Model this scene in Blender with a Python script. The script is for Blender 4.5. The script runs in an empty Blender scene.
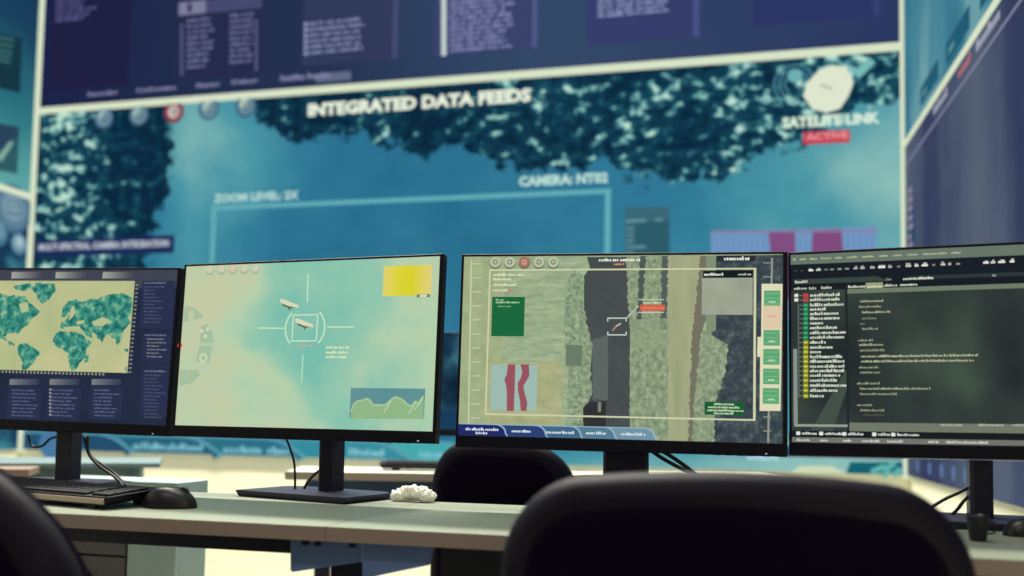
import bpy, bmesh, math, random
from mathutils import Vector, Matrix, noise
random.seed(7)
S = 1.15                      # metres per survey unit
EYE = 0.9125
PSI = -0.2359
F, PY, PITCH, ROLL = 890.2, 368.84, 0.0574, 0.0176
col = bpy.context.scene.collection

# ---------------------------------------------------------------- survey helpers
def rotw(v):                  # survey axes -> room axes (front wall along X)
    c, s = math.cos(PSI), math.sin(PSI)
    return Vector((v[0]*c + v[1]*s, -v[0]*s + v[1]*c, v[2]))
cp, sp, cr, sr = math.cos(PITCH), math.sin(PITCH), math.cos(ROLL), math.sin(ROLL)
FWD = rotw((0, cp, sp))
_up = rotw((0, -sp, cp)); _rt = rotw((1, 0, 0))
RT = _rt*cr + _up*sr
UP = -_rt*sr + _up*cr
CAM = Vector((0, 0, EYE))
def ray(px, py): return FWD + RT*((px-512)/F) + UP*((PY-py)/F)
def on_plane(px, py, P, n):
    d = ray(px, py); return CAM + d*((P-CAM).dot(n)/d.dot(n))
def on_z(px, py, z): return on_plane(px, py, Vector((0, 0, z)), Vector((0, 0, 1)))
def on_y(px, py, y): return on_plane(px, py, Vector((0, y, 0)), Vector((0, 1, 0)))
def sv(x, y, z): return rotw((x*S, y*S, z*S)) + CAM    # survey coordinates -> room
def to_px(P):
    d = P-CAM; z = d.dot(FWD); return (512+F*d.dot(RT)/z, PY-F*d.dot(UP)/z)

# ---------------------------------------------------------------- materials
def lin(c):
    c = c/255.0
    return c/12.92 if c <= .04045 else ((c+.055)/1.055)**2.4
def rgb(c): return (lin(c[0]), lin(c[1]), lin(c[2]), 1)
_m = {}
def mat(name, c, rough=.6, metal=0, spec=.5, bump=0, bscale=200, var=0, vscale=8):
    if name in _m: return _m[name]
    m = bpy.data.materials.new(name); m.use_nodes = True; _m[name] = m
    nt = m.node_tree; b = nt.nodes['Principled BSDF']
    b.inputs['Base Color'].default_value = rgb(c); b.inputs['Roughness'].default_value = rough
    b.inputs['Metallic'].default_value = metal; b.inputs['Specular IOR Level'].default_value = spec
    tc = nt.nodes.new('ShaderNodeTexCoord')
    if var:
        n = nt.nodes.new('ShaderNodeTexNoise'); n.inputs['Scale'].default_value = vscale
        n.inputs['Detail'].default_value = 4
        nt.links.new(tc.outputs['Object'], n.inputs['Vector'])
        mx = nt.nodes.new('ShaderNodeMix'); mx.data_type = 'RGBA'
        mx.inputs['A'].default_value = rgb([v*(1-var) for v in c]); mx.inputs['B'].default_value = rgb([min(255, v*(1+var)) for v in c])
        nt.links.new(n.outputs['Fac'], mx.inputs['Factor']); nt.links.new(mx.outputs['Result'], b.inputs['Base Color'])
    if bump:
        n = nt.nodes.new('ShaderNodeTexNoise'); n.inputs['Scale'].default_value = bscale
        nt.links.new(tc.outputs['Object'], n.inputs['Vector'])
        bp = nt.nodes.new('ShaderNodeBump'); bp.inputs['Strength'].default_value = bump; bp.inputs['Distance'].default_value = .002
        nt.links.new(n.outputs['Fac'], bp.inputs['Height']); nt.links.new(bp.outputs['Normal'], b.inputs['Normal'])
    return m
def em(c, k=1.0):
    c = tuple(int(v) for v in c); name = 'display_%02x%02x%02x_%g' % (c + (k,))
    if name in _m: return _m[name]
    m = bpy.data.materials.new(name); m.use_nodes = True; _m[name] = m; nt = m.node_tree; nt.nodes.clear()
    o = nt.nodes.new('ShaderNodeOutputMaterial'); e = nt.nodes.new('ShaderNodeEmission')
    e.inputs['Color'].default_value = rgb(c); e.inputs['Strength'].default_value = k
    nt.links.new(e.outputs[0], o.inputs['Surface'])
    m.cycles.emission_sampling = 'NONE'
    return m
def picture(name, build):
    """an emissive display picture: build(nt, N, L, uv) returns a colour socket; uv in metres on the screen"""
    m = bpy.data.materials.new(name); m.use_nodes = True; nt = m.node_tree; nt.nodes.clear()
    o = nt.nodes.new('ShaderNodeOutputMaterial'); e = nt.nodes.new('ShaderNodeEmission')
    uv = nt.nodes.new('ShaderNodeUVMap'); uv.uv_map = 'uv'
    c = build(nt, uv.outputs['UV']); nt.links.new(c, e.inputs['Color']); nt.links.new(e.outputs[0], o.inputs['Surface'])
    m.cycles.emission_sampling = 'NONE'
    return m
def n_noise(nt, vec, scale, detail=2, sx=1, sy=1, rough=.5, off=0):
    mp = nt.nodes.new('ShaderNodeMapping'); mp.inputs['Scale'].default_value = (sx, sy, 1); mp.inputs['Location'].default_value = (off, off*.7, 0)
    nt.links.new(vec, mp.inputs['Vector'])
    n = nt.nodes.new('ShaderNodeTexNoise'); n.inputs['Scale'].default_value = scale; n.inputs['Detail'].default_value = detail
    n.inputs['Roughness'].default_value = rough
    nt.links.new(mp.outputs[0], n.inputs['Vector']); return n.outputs['Fac']
def n_ramp(nt, fac, stops, interp='LINEAR'):
    r = nt.nodes.new('ShaderNodeValToRGB'); r.color_ramp.interpolation = interp
    el = r.color_ramp.elements
    while len(el) < len(stops): el.new(.5)
    for e, (p, c) in zip(el, stops): e.position = p; e.color = rgb(c)
    nt.links.new(fac, r.inputs[0]); return r.outputs[0]
def n_math(nt, op, a, b):
    n = nt.nodes.new('ShaderNodeMath'); n.operation = op
    for i, v in enumerate((a, b)):
        if isinstance(v, (int, float)): n.inputs[i].default_value = v
        else: nt.links.new(v, n.inputs[i])
    return n.outputs[0]
def n_mix(nt, f, a, b):
    n = nt.nodes.new('ShaderNodeMix'); n.data_type = 'RGBA'
    nt.links.new(f, n.inputs['Factor'])
    for k, v in (('A', a), ('B', b)):
        if isinstance(v, tuple): n.inputs[k].default_value = rgb(v)
        else: nt.links.new(v, n.inputs[k])
    return n.outputs['Result']
def n_attr(nt, name):
    a = nt.nodes.new('ShaderNodeAttribute'); a.attribute_name = name; return a.outputs['Fac']
def n_step(nt, v, lo, hi):
    n = nt.nodes.new('ShaderNodeMapRange'); n.interpolation_type = 'SMOOTHSTEP'
    n.inputs['From Min'].default_value = lo; n.inputs['From Max'].default_value = hi
    nt.links.new(v, n.inputs['Value']); return n.outputs[0]

# ---------------------------------------------------------------- object helpers
def link(name, me, parent=None, loc=None, rotz=None):
    o = bpy.data.objects.new(name, me); col.objects.link(o)
    if parent: o.parent = parent
    if loc is not None: o.location = loc
    if rotz is not None: o.rotation_euler = (0, 0, rotz)
    return o
def tag(o, label=None, cat=None, group=None, kind=None):
    if label: o['label'] = label
    if cat: o['category'] = cat
    if group: o['group'] = group
    if kind: o['kind'] = kind
    return o
def empty(name, loc, rotz=0, label=None, cat=None, group=None):
    o = link(name, None, None, loc, rotz); o.empty_display_size = .1
    return tag(o, label, cat, group)
def W2L(root):
    return (Matrix.Translation(root.location) @ root.rotation_euler.to_matrix().to_4x4()).inverted()
def mesh(name, bm, mats, parent=None, smooth=False, loc=None, rotz=None):
    bmesh.ops.recalc_face_normals(bm, faces=bm.faces)
    me = bpy.data.meshes.new(name); bm.to_mesh(me); bm.free()
    for m in (mats if isinstance(mats, (list, tuple)) else [mats]): me.materials.append(m)
    if smooth:
        for p in me.polygons: p.use_smooth = True
    o = link(name, me, parent, loc, rotz)
    if smooth and smooth != 'all':
        md = o.modifiers.new('edges', 'EDGE_SPLIT'); md.split_angle = math.radians(smooth if smooth is not True else 40)
    return o
def box(bm, x0, x1, y0, y1, z0, z1, bev=0, M=None, seg=2):
    vs = [bm.verts.new((x, y, z)) for z in (z0, z1) for y in (y0, y1) for x in (x0, x1)]
    fs = [bm.faces.new([vs[i] for i in f]) for f in ((0,2,3,1),(4,5,7,6),(0,1,5,4),(1,3,7,5),(3,2,6,7),(2,0,4,6))]
    if bev:
        es = list({e for f in fs for e in f.edges})
        r = bmesh.ops.bevel(bm, geom=es, offset=bev, segments=seg, affect='EDGES', profile=.5)
        vs = list({v for f in r['faces'] for v in f.verts} | {v for v in vs if v.is_valid})
    if M is not None: bmesh.ops.transform(bm, matrix=M, verts=[v for v in vs if v.is_valid])
    return vs
def BX(*a, **k):
    bm = bmesh.new(); box(bm, *a, **k); return bm
def prism(bm, pts, axis, a0, a1, M=None):
    """extrude polygon pts (2D) along axis between a0 and a1"""
    def P(u, v, w): return {'x': (w, u, v), 'y': (u, w, v), 'z': (u, v, w)}[axis]
    A = [bm.verts.new(P(u, v, a0)) for u, v in pts]; B = [bm.verts.new(P(u, v, a1)) for u, v in pts]
    bm.faces.new(A); bm.faces.new(B[::-1]); n = len(pts)
    for i in range(n): bm.faces.new((A[i], B[i], B[(i+1) % n], A[(i+1) % n]))
    if M is not None: bmesh.ops.transform(bm, matrix=M, verts=A+B)
def lathe(bm, prof, seg=32, M=None, cap=True):
    rings = []
    for r, z in prof: rings.append([bm.verts.new((r*math.cos(2*math.pi*i/seg), r*math.sin(2*math.pi*i/seg), z)) for i in range(seg)])
    for a, b in zip(rings, rings[1:]):
        for i in range(seg): bm.faces.new((a[i], a[(i+1) % seg], b[(i+1) % seg], b[i]))
    if cap: bm.faces.new(rings[0][::-1]); bm.faces.new(rings[-1])
    if M is not None: bmesh.ops.transform(bm, matrix=M, verts=[v for r in rings for v in r])
def tube(bm, pts, r, seg=10, sub=6):
    pts = [Vector(p) for p in pts]; P = []
    n = len(pts)
    for i in range(n-1):
        p0, p1, p2, p3 = pts[max(i-1, 0)], pts[i], pts[i+1], pts[min(i+2, n-1)]
        for k in range(sub):
            t = k/sub
            P.append(.5*((2*p1)+(p2-p0)*t+(2*p0-5*p1+4*p2-p3)*t*t+(3*p1-p0-3*p2+p3)*t*t*t))
    P.append(pts[-1]); prev = None; rings = []
    for i, p in enumerate(P):
        d = (P[min(i+1, len(P)-1)]-P[max(i-1, 0)]).normalized()
        a = prev if prev else (Vector((0, 0, 1)) if abs(d.z) < .9 else Vector((1, 0, 0)))
        a = (a-d*a.dot(d)).normalized(); prev = a; b = d.cross(a)
        rings.append([bm.verts.new(p+(a*math.cos(2*math.pi*k/seg)+b*math.sin(2*math.pi*k/seg))*r) for k in range(seg)])
    for u, v in zip(rings, rings[1:]):
        for k in range(seg): bm.faces.new((u[k], u[(k+1) % seg], v[(k+1) % seg], v[k]))
    bm.faces.new(rings[0][::-1]); bm.faces.new(rings[-1])
def interp(x, T):
    if x <= T[0][0]: return T[0][1]
    for (a, b), (c, d) in zip(T, T[1:]):
        if x <= c: return b+(d-b)*(x-a)/(c-a)
    return T[-1][1]

# ---------------------------------------------------------------- a display surface that can be drawn on
class Canvas:
    def __init__(s, O, ex, ey, step):
        s.O, s.ex, s.ey = O, ex.normalized(), ey.normalized(); s.n = s.ex.cross(s.ey).normalized(); s.step = step
        s.bm = bmesh.new(); s.uv = s.bm.loops.layers.uv.new('uv'); s.mats = []; s.attrs = {}
    def ab(s, px, py):
        d = on_plane(px, py, s.O, s.n)-s.O; return (d.dot(s.ex), d.dot(s.ey))
    def mi(s, m):
        if m not in s.mats: s.mats.append(m)
        return s.mats.index(m)
    def c(s, m): return em(m) if isinstance(m, tuple) else m
    def v(s, a, b, lay): return s.bm.verts.new(s.O+s.ex*a+s.ey*b+s.n*s.step*lay)
    def face(s, P, lay, m):
        vs = [s.v(a, b, lay) for a, b in P]; f = s.bm.faces.new(vs); f.material_index = s.mi(s.c(m))
        for l, (a, b) in zip(f.loops, P): l[s.uv].uv = (a, b)
        return f
    def polyab(s, P, m, lay=1):
        ar = sum(P[i][0]*P[(i+1) % len(P)][1]-P[(i+1) % len(P)][0]*P[i][1] for i in range(len(P)))
        s.face(P if ar > 0 else P[::-1], lay, m)
    def poly(s, P, m, lay=1): s.polyab([s.ab(*p) for p in P], m, lay)
    def rab(s, a0, a1, b0, b1, m, lay=1): s.polyab([(a0, b0), (a1, b0), (a1, b1), (a0, b1)], m, lay)
    def rect(s, x0, y0, x1, y1, m, lay=1):      # axis-aligned on the screen, spanned by two picture corners
        a0, b1 = s.ab(x0, y0); a1, b0 = s.ab(x1, y1); s.rab(a0, a1, b0, b1, m, lay)
    def rough(s, P, m, lay, j=.0022, step=.004, seed=1):
        R = random.Random(seed); P = [s.ab(*p) for p in P]; Q = []
        for i in range(len(P)):
            u, v = Vector(P[i]), Vector(P[(i+1) % len(P)]); n = max(1, int((v-u).length/step)) if abs(u.y-v.y) > abs(u.x-v.x) else 1
            for k in range(n):
                q = u.lerp(v, k/n); Q.append((q.x+(R.uniform(-j, j) if k else 0), q.y))
        s.polyab(Q, m, lay)
    def line(s, p, q, w, m, lay=1, ab=False):
        A = Vector(p if ab else s.ab(*p)); B = Vector(q if ab else s.ab(*q)); d = (B-A).normalized(); t = Vector((-d.y, d.x))*w/2
        s.polyab([tuple(A-t), tuple(B-t), tuple(B+t), tuple(A+t)], m, lay)
    def frame(s, x0, y0, x1, y1, w, m, lay=1):
        a0, b1 = s.ab(x0, y0); a1, b0 = s.ab(x1, y1)
        s.rab(a0, a1, b1-w, b1, m, lay); s.rab(a0, a1, b0, b0+w, m, lay); s.rab(a0, a0+w, b0+w, b1-w, m, lay); s.rab(a1-w, a1, b0+w, b1-w, m, lay)
    def disc(s, px, py, r, m, lay=1, sy=1, n=24): 
        a, b = s.ab(px, py); s.polyab([(a+r*math.cos(2*math.pi*i/n), b+r*sy*math.sin(2*math.pi*i/n)) for i in range(n)], m, lay)
    def ring(s, px, py, r0, r1, m, lay=1, a0=0, a1=360, n=24, sx=1):
        a, b = s.ab(px, py)
        for i in range(n):
            t, u = math.radians(a0+(a1-a0)*i/n), math.radians(a0+(a1-a0)*(i+1)/n)
            s.polyab([(a+sx*r0*math.cos(t), b+r0*math.sin(t)), (a+sx*r1*math.cos(t), b+r1*math.sin(t)), (a+sx*r1*math.cos(u), b+r1*math.sin(u)), (a+sx*r0*math.cos(u), b+r0*math.sin(u))], m, lay)
    def words(s, x0, y0, x1, h, m, lay=2, seed=0, y1=None, gap=.2, wl=(3, 8)):
        """a run of small unreadable glyphs from x0 to x1, h metres high, centred on y0"""
        R = random.Random(seed); a, b = s.ab(x0, y0); a1, _ = s.ab(x1, y0 if y1 is None else y1)
        w = h*.62
        while a < a1:
            for _ in range(R.randint(*wl)):
                if a >= a1: break
                k = R.choice((.62, .62, .7, .95)); hh = h*k; ww = w*R.uniform(.6, .95)
                s.rab(a, a+ww, b-h*.4, b-h*.4+hh, m, lay); a += w
            a += w*gap*R.uniform(2, 5)
    def text(s, txt, x0, y0, x1, h, m, lay=3, bold=.03, centre=None):
        """text with its baseline starting at picture point x0,y0, stretched to reach x1, h metres high"""
        cu = bpy.data.curves.new('t', 'FONT'); cu.body = txt; cu.size = 1; cu.offset = bold; cu.resolution_u = 2
        ob = bpy.data.objects.new('t', cu); col.objects.link(ob)
        dg = bpy.context.evaluated_depsgraph_get(); me = bpy.data.meshes.new_from_object(ob.evaluated_get(dg))
        X = [v.co.x for v in me.vertices]; Y = [v.co.y for v in me.vertices]
        a, b = s.ab(x0, y0); a1, _ = s.ab(x1, y0); kx = (a1-a)/(max(X)-min(X)); ky = h/(max(Y)-min(Y)); mx, my = min(X), min(Y)
        vs = [s.v(a+(v.co.x-mx)*kx, b+(v.co.y-my)*ky, lay) for v in me.vertices]; k = s.mi(s.c(m))
        for p in me.polygons:
            try: f = s.bm.faces.new([vs[i] for i in p.vertices]); f.material_index = k
            except ValueError: pass
        bpy.data.objects.remove(ob); bpy.data.curves.remove(cu); bpy.data.meshes.remove(me)
    def grid(s, a0, a1, b0, b1, nx, ny, m, attrs={}, lay=0):
        """background picture; attrs: name -> f(a, b) stored per vertex"""
        V = []; k = s.mi(m); L = {n: s.bm.verts.layers.float.get(n) or s.bm.verts.layers.float.new(n) for n in attrs}
        for j in range(ny+1):
            row = []
            for i in range(nx+1):
                a, b = a0+(a1-a0)*i/nx, b0+(b1-b0)*j/ny; v = s.v(a, b, lay)
                for n, fn in attrs.items(): v[L[n]] = fn(a, b)
                row.append((v, (a, b)))
            V.append(row)
        for j in range(ny):
            for i in range(nx):
                q = (V[j][i], V[j][i+1], V[j+1][i+1], V[j+1][i]); f = s.bm.faces.new([x[0] for x in q]); f.material_index = k
                for l, x in zip(f.loops, q): l[s.uv].uv = x[1]
    def done(s, name, parent=None):
        me = bpy.data.meshes.new(name)
        if parent: bmesh.ops.transform(s.bm, matrix=W2L(parent), verts=s.bm.verts)
        s.bm.to_mesh(me); s.bm.free()
        for m in s.mats: me.materials.append(m)
        return link(name, me, parent)

# ================================================================ THE ROOM
YW = 4.6*S; XL = -4.177*S; XR = .842*S
ZT = EYE+1.8797*S-.014; ZB = EYE-.2291*S; ZRB = EYE+1.3702*S; ZLB = EYE+1.3228*S
CEIL = 4.9; YB = -2.6
white = mat('white_wall_paint', (236, 232, 208), .7, var=.02)
def struct(name, bm, m): return tag(mesh(name, bm, m), kind='structure')
struct('floor', BX(XL-.3, XR+.3, YB-.2, YW+.3, -.1, 0), mat('pale_floor', (164, 164, 146), .45, var=.05, vscale=3))
struct('ceiling', BX(XL-.3, XR+.3, YB-.2, YW+.3, CEIL, CEIL+.1), mat('dark_ceiling', (40, 44, 56), .8, var=.1))
struct('wall_front', BX(XL-.2, XR+.2, YW+.03, YW+.2, 0, CEIL), white)
struct('wall_left', BX(XL-.2, XL-.03, YB, YW+.03, 0, CEIL), white)
struct('wall_right', BX(XR+.03, XR+.2, YB, YW+.03, 0, CEIL), white)
struct('wall_back', BX(XL-.2, XR+.2, YB-.15, YB, 0, CEIL), mat('navy_wall_paint', (52, 58, 84), .8, var=.05))
bar = em((224, 236, 206), .92)
B = .022
struct('trim_1', BX(XL-B, XL+B, YW-.02, YW+.03, ZB-.02, CEIL, bev=.004), bar)
struct('trim_2', BX(XR-B*.8, XR+B*.5, YW-.02, YW+.03, ZB-.02, CEIL, bev=.004), bar)
struct('trim_3', BX(XL+B, XR-B*.8, YW-.02, YW+.03, ZT-.020, ZT+.020, bev=.004), bar)
struct('trim_4', BX(XR-.004, XR+.03, YB, YW-.02, ZRB-.02, ZRB+.02, bev=.004), bar)
struct('trim_5', BX(XL-.03, XL+.004, YB, YW-.02, ZLB-.024, ZLB+.024, bev=.004), bar)

# ---------------------------------------------------------------- main video screen
ex, ey = Vector((1, 0, 0)), Vector((0, 0, 1))
def pol_px(c, pts): return [c.ab(*p) for p in pts]
c = Canvas(Vector((0, YW, 0)), ex, ey, .0012)
edge = pol_px(c, [(36, 92), (245, 92), (262, 128), (300, 140), (350, 134), (400, 150), (425, 158), (445, 148), (482, 150), (492, 166), (540, 173), (588, 170), (606, 152), (622, 174), (655, 182), (700, 180), (725, 174), (752, 160), (775, 150), (800, 146), (822, 128), (848, 118), (872, 112), (903, 92)])
redge = sorted((b, a) for a, b in pol_px(c, [(172, 118), (174, 160), (170, 185), (160, 215), (152, 240), (148, 262)]))
bright = pol_px(c, [(95, 230)])[0]
def fol(a, b):
    t = b-interp(a, edge); l = interp(b, redge)-a
    if b < c.ab(100, 400)[1]: l = -.3
    return max(-1, min(1, max(t, l)/.25))
def leafy(a, b):     # how many lit leaves: left strip and the top right are full of them
    x, y = to_px(Vector((a, YW, b)))
    if x < 200: return .05+max(0, 1-(abs(x-72)/44)**2)*.72
    return .22+.36*max(0, min(1, (x-420)/420))
def skyv(a, b):
    x, y = to_px(Vector((a, YW, b)))
    v = .15+.38*max(0, 1-math.hypot((x-215)/130, (y-135)/90))+.38*max(0, 1-abs(x-190)/80)
    v += .55*max(0, min(1, (x-560)/330))+.25*max(0, 1-math.hypot((x-850)/90, (y-170)/60))
    if y > 425: v += .45*max(0, min(1, (y-425)/40))*max(0, min(1, (x-300)/300))
    if x < 75 and y < 150: v += 1-(x-40)/45 if x > 40 else 1
    return v
def main_pic(nt, uv):
    n1 = n_noise(nt, uv, 1.4, 4); n0 = n_math(nt, 'MULTIPLY', n_math(nt, 'SUBTRACT', n1, .5), .9)
    sky = n_ramp(nt, n_math(nt, 'ADD', n_attr(nt, 'sky'), n0), [(0, (38, 104, 138)), (.3, (50, 124, 152)), (.6, (76, 152, 166)), (1, (140, 190, 184))])
    nf = n_noise(nt, uv, 9, 3, rough=.6)
    ns = n_noise(nt, uv, 11, 2, off=3, rough=.6, sy=1.25); nc = n_noise(nt, uv, 2.6, 2, off=5)
    leaf = n_math(nt, 'ADD', ns, n_math(nt, 'MULTIPLY', n_math(nt, 'SUBTRACT', n_attr(nt, 'leafy'), .5), .3))
    leaf = n_math(nt, 'ADD', leaf, n_math(nt, 'MULTIPLY', n_math(nt, 'SUBTRACT', nc, .5), .45))
    fc = n_ramp(nt, leaf, [(.34, (10, 40, 62)), (.50, (18, 62, 82)), (.56, (30, 86, 102)), (.615, (110, 172, 170)), (.68, (186, 222, 206))])
    f = n_step(nt, n_math(nt, 'ADD', n_attr(nt, 'fol'), n_math(nt, 'MULTIPLY', n_math(nt, 'SUBTRACT', nf, .5), 1.5)), -.06, .10)
    return n_mix(nt, f, sky, fc)
c.grid(XL+B, XR-B*.8, ZB, ZT-.024, 220, 110, picture('aerial_tree_picture', main_pic), {'fol': fol, 'sky': skyv, 'leafy': leafy})
A = c
cream = (226, 236, 208)
# round buttons
for i, (x, y) in enumerate([(104, 118), (139, 115), (174, 112), (209, 109), (246, 106)]):
    red = i == 2
    c.disc(x, y, .078, (110, 48, 66) if red else (58, 92, 116), 1); c.disc(x, y, .062, (150, 84, 96) if red else (104, 140, 156), 2)
    c.disc(x-(0 if red else 1.5), y-(0 if red else 2.5), .042 if red else .034, (218, 206, 194) if red else (150+i*8, 184+i*5, 186), 3)
    c.ring(x+1, y, .014, .026, (60, 84, 104), 4)
c.text('INTEGRATED DATA FEEDS', 308, 117, 531, .088, (232, 240, 220), 4, .055)
c.text('ZOOM LEVEL: 2X', 214, 203, 299, .058, (176, 216, 210), 4, .05)
c.text('CAMERA: NT02', 519, 187, 608, .066, (184, 222, 212), 4, .05)
c.text('SATELITE LINK', 782, 129, 880, .066, (214, 236, 216), 5, .055)
c.rect(803, 132.5, 850, 142.5, (196, 62, 84), 4); c.text('ACTIVE', 806, 141, 848, .042, (232, 150, 150), 5, .04)
c.rect(36, 240, 174, 253, (28, 44, 90), 3)
c.text('MULTI SPECTRAL CAMERA INTEGRATION', 39, 251, 169, .05, (186, 194, 206), 4, .045)
# zoom frame
tl = c.ab(212, 206); tr = c.ab(611, 187); bl = c.ab(200, 470)
fr = (98, 172, 182)
c.rab(tl[0], tr[0], tl[1]-.03, tl[1], fr, 2); c.rab(tl[0], tl[0]+.035, .2+ZB, tl[1], fr, 2); c.rab(tr[0]-.035, tr[0], .2+ZB, tr[1]-.03, fr, 2)
# satellite dish emblem
dish = [(803, 96), (808, 82), (818, 71), (832, 66), (845, 67), (851, 74), (853, 85), (848, 97), (840, 109), (826, 113), (812, 109)]
c.poly(dish, (222, 230, 206), 3); c.line((820, 85), (832, 89), .015, (178, 186, 166), 4); c.line((848, 72), (856, 68), .02, (120, 190, 196), 4)
for r in (.045, .075, .105): c.ring(794, 84, r, r+.012, (70, 128, 146), 2, -60, 240)
c.disc(795, 76, .04, (112, 176, 180), 3)
c.line((856, 76), (872, 60), .05, (120, 186, 182), 2)
# dark info box and striped chart
c.rect(625, 208, 669, 300, (58, 104, 118), 2); c.rect(635, 222, 669, 300, (44, 92, 106), 3)
for x0, x1, y in ((626, 646, 221), (655, 663, 220), (634, 646, 247)): c.rect(x0, y-1, x1, y+1, (104, 150, 158), 4)
for k in range(5): c.rect(626, 228+k*6, 634, 230+k*6, (92, 140, 150), 4)
c.rect(711, 232, 877, 320, (112, 150, 192), 2)
for x in range(716, 876, 6): c.line((x, 231), (x, 300), .008, (100, 138, 184), 3)
c.poly([(768, 231), (795, 230), (797, 300), (776, 300)], (128, 78, 128), 4); c.poly([(813, 230), (841, 229), (848, 300), (808, 300)], (128, 74, 126), 4)
c.line((711, 232), (877, 231), .012, (140, 120, 160), 5)
# tab strip along the foot
tabs = [(28, 76, (34, 82, 112)), (76, 127, (34, 78, 108)), (127, 215, (38, 98, 122)), (215, 298, (44, 112, 134)), (298, 405, (52, 140, 156)), (405, 480, (70, 168, 172))]
for i, (x0, x1, cc) in enumerate(tabs[::-1]):
    yb = 451+(x1-28)*.0286; a0, bb = c.ab(x0, yb); a1, _ = c.ab(x1, yb); bt = bb+.135
    P = [(a0-.1, ZB), (a0-.1, bt)]+[(a1-.28+.28*math.sin(t*math.pi/16), bt-.14*(1-math.cos(t*math.pi/16))) for t in range(9)]+[(a1+.03, ZB)]
    P2 = [(a+.02, min(b+.014, bt+.012)) for a, b in P]; P2[0] = (P2[0][0], ZB); P2[-1] = (P2[-1][0]+.02, ZB)
    c.polyab(P2, (92, 158, 176), 1+i*.6); c.polyab(P, cc, 1.3+i*.6)
for x0, x1, y in ((134, 163, 446), (168, 202, 447.2), (224, 262, 449.5), (268, 288, 451), (349, 363, 452), (367, 385, 453), (420, 440, 454)):
    c.words(x0, y, x1, .05, (126, 190, 204), 7, seed=x0, gap=0)
c.disc(52, 444, .1, (72, 120, 158), 6)
# lower right: caption bar, pale ground, leaves
c.rect(742, 445, 905, 459.5, (28, 72, 112), 2); c.text('SATELLITE', 747, 459.6, 778, .032, (190, 222, 236), 4, .05)
c.poly([(800, 466), (830, 466), (848, 473), (790, 473)], (206, 218, 184), 2)
c.poly([(850, 462), (906, 462), (906, 474.5), (846, 473.5)], (20, 96, 112), 2)
for x, y, l in ((878, 469, 14), (890, 466, 10), (897, 472, 8), (886, 473, 7)): c.line((x-l/2, y+3), (x+l/2, y-3), .03, (94, 178, 172), 3)
o = c.done('video_screen'); tag(o, 'large teal aerial picture screen headed INTEGRATED DATA FEEDS, on the front wall', 'screen')

# ---------------------------------------------------------------- upper video screen
c = Canvas(Vector((0, YW, 0)), ex, ey, .0012)
def up_pic(nt, uv):
    n = n_noise(nt, uv, .7, 3)
    return n_ramp(nt, n_math(nt, 'ADD', n_attr(nt, 'k'), n_math(nt, 'MULTIPLY', n_math(nt, 'SUBTRACT', n, .5), .3)), [(0, (26, 34, 72)), (.35, (36, 50, 80)), (.65, (52, 72, 104)), (1, (42, 54, 96))])
c.grid(XL+B, XR-B*.8, ZT+.024, CEIL-.05, 60, 24, picture('navy_data_picture', up_pic), {'k': lambda a, b: (a-XL)/(XR-XL)})
def panel(x0, x1, yb, cc, edge=None):
    a0, b0 = c.ab(x0, yb); a1, _ = c.ab(x1, yb); c.rab(a0, a1, b0, CEIL-.25, cc, 1)
    if edge: c.rab(a1-.035, a1, b0, CEIL-.25, edge, 2)
    return a0, a1, b0
panel(50, 128, 91, (32, 32, 66)); panel(176, 262, 80, (38, 43, 76)); panel(302, 397, 66, (50, 58, 92), (68, 76, 118)); panel(434, 537, 56, (58, 66, 108), (78, 88, 134)); panel(587, 699, 46, (54, 62, 108), (70, 82, 134)); panel(753, 880, 26, (44, 54, 102), (54, 66, 116))
def rows(x0, x1, ys, h, cc, slope, seed, j=0, dot=None):
    R = random.Random(seed)
    for i, y in enumerate(ys):
        e = R.uniform(0, j); c.words(x0, y, x1-e, h, cc, 3, seed=seed+i, y1=y-slope*(x1-x0), gap=.25)
        if dot: c.disc(x0-3, y+.6, .015, dot, 3, n=8)
tx = (104, 104, 158)
rows(56, 96, (-18, -13, -8, -3, 2, 7, 12, 17, 21), .02, tx, .08, 5, 14)
rows(187, 214, [21+5.8*i for i in range(9)], .022, (122, 126, 168), .08, 30, 9)
rows(230, 252, [16+5.8*i for i in range(9)], .022, (122, 126, 168), .08, 60, 0)
for i in range(13): c.disc(182, 26+4*i, .012, (96, 100, 146), 3, n=8); c.disc(256.5, 21+4*i, .012, (96, 100, 146), 3, n=8)
c.poly([(179, 3), (262, -5), (262, 8), (179, 16)], (70, 74, 112), 2); c.poly([(179, 3), (206, 0), (206, 13), (179, 16)], (122, 124, 154), 3); c.poly([(188, 4), (192, 3.6), (192, 12), (188, 12.4)], (40, 44, 84), 4)
rows(309, 363, [24+5.8*i for i in range(6)], .023, (142, 150, 186), .08, 90, 4, (150, 158, 196))
rows(450, 516, [-22+5.2*i for i in range(15)], .025, (136, 142, 186), .075, 120, 14)
for i in range(12): c.disc(444, -4+5.2*i, .02, (196, 210, 208), 3, n=10)
rows(598, 680, [-8, -3, 2, 7, 12, 16.5], .022, (150, 158, 198), .073, 160, 22)
for x0, x1, y, t in ((88, 118, 98, 'Recording'), (136, 176, 94, 'Configuration'), (196, 220, 89.5, 'Filtering'), (232, 258, 86, 'Debug'), (280, 330, 81.5, 'Satellite Results')):
    c.text(t, x0, y, x1, .04, (132, 132, 168), 3, .04)
c.rect(316, 74, 351, 80, (96, 106, 134), 2)
o = c.done('video_screen'); tag(o, 'navy data screen with rows of pale text, above the aerial picture', 'screen')

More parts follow.
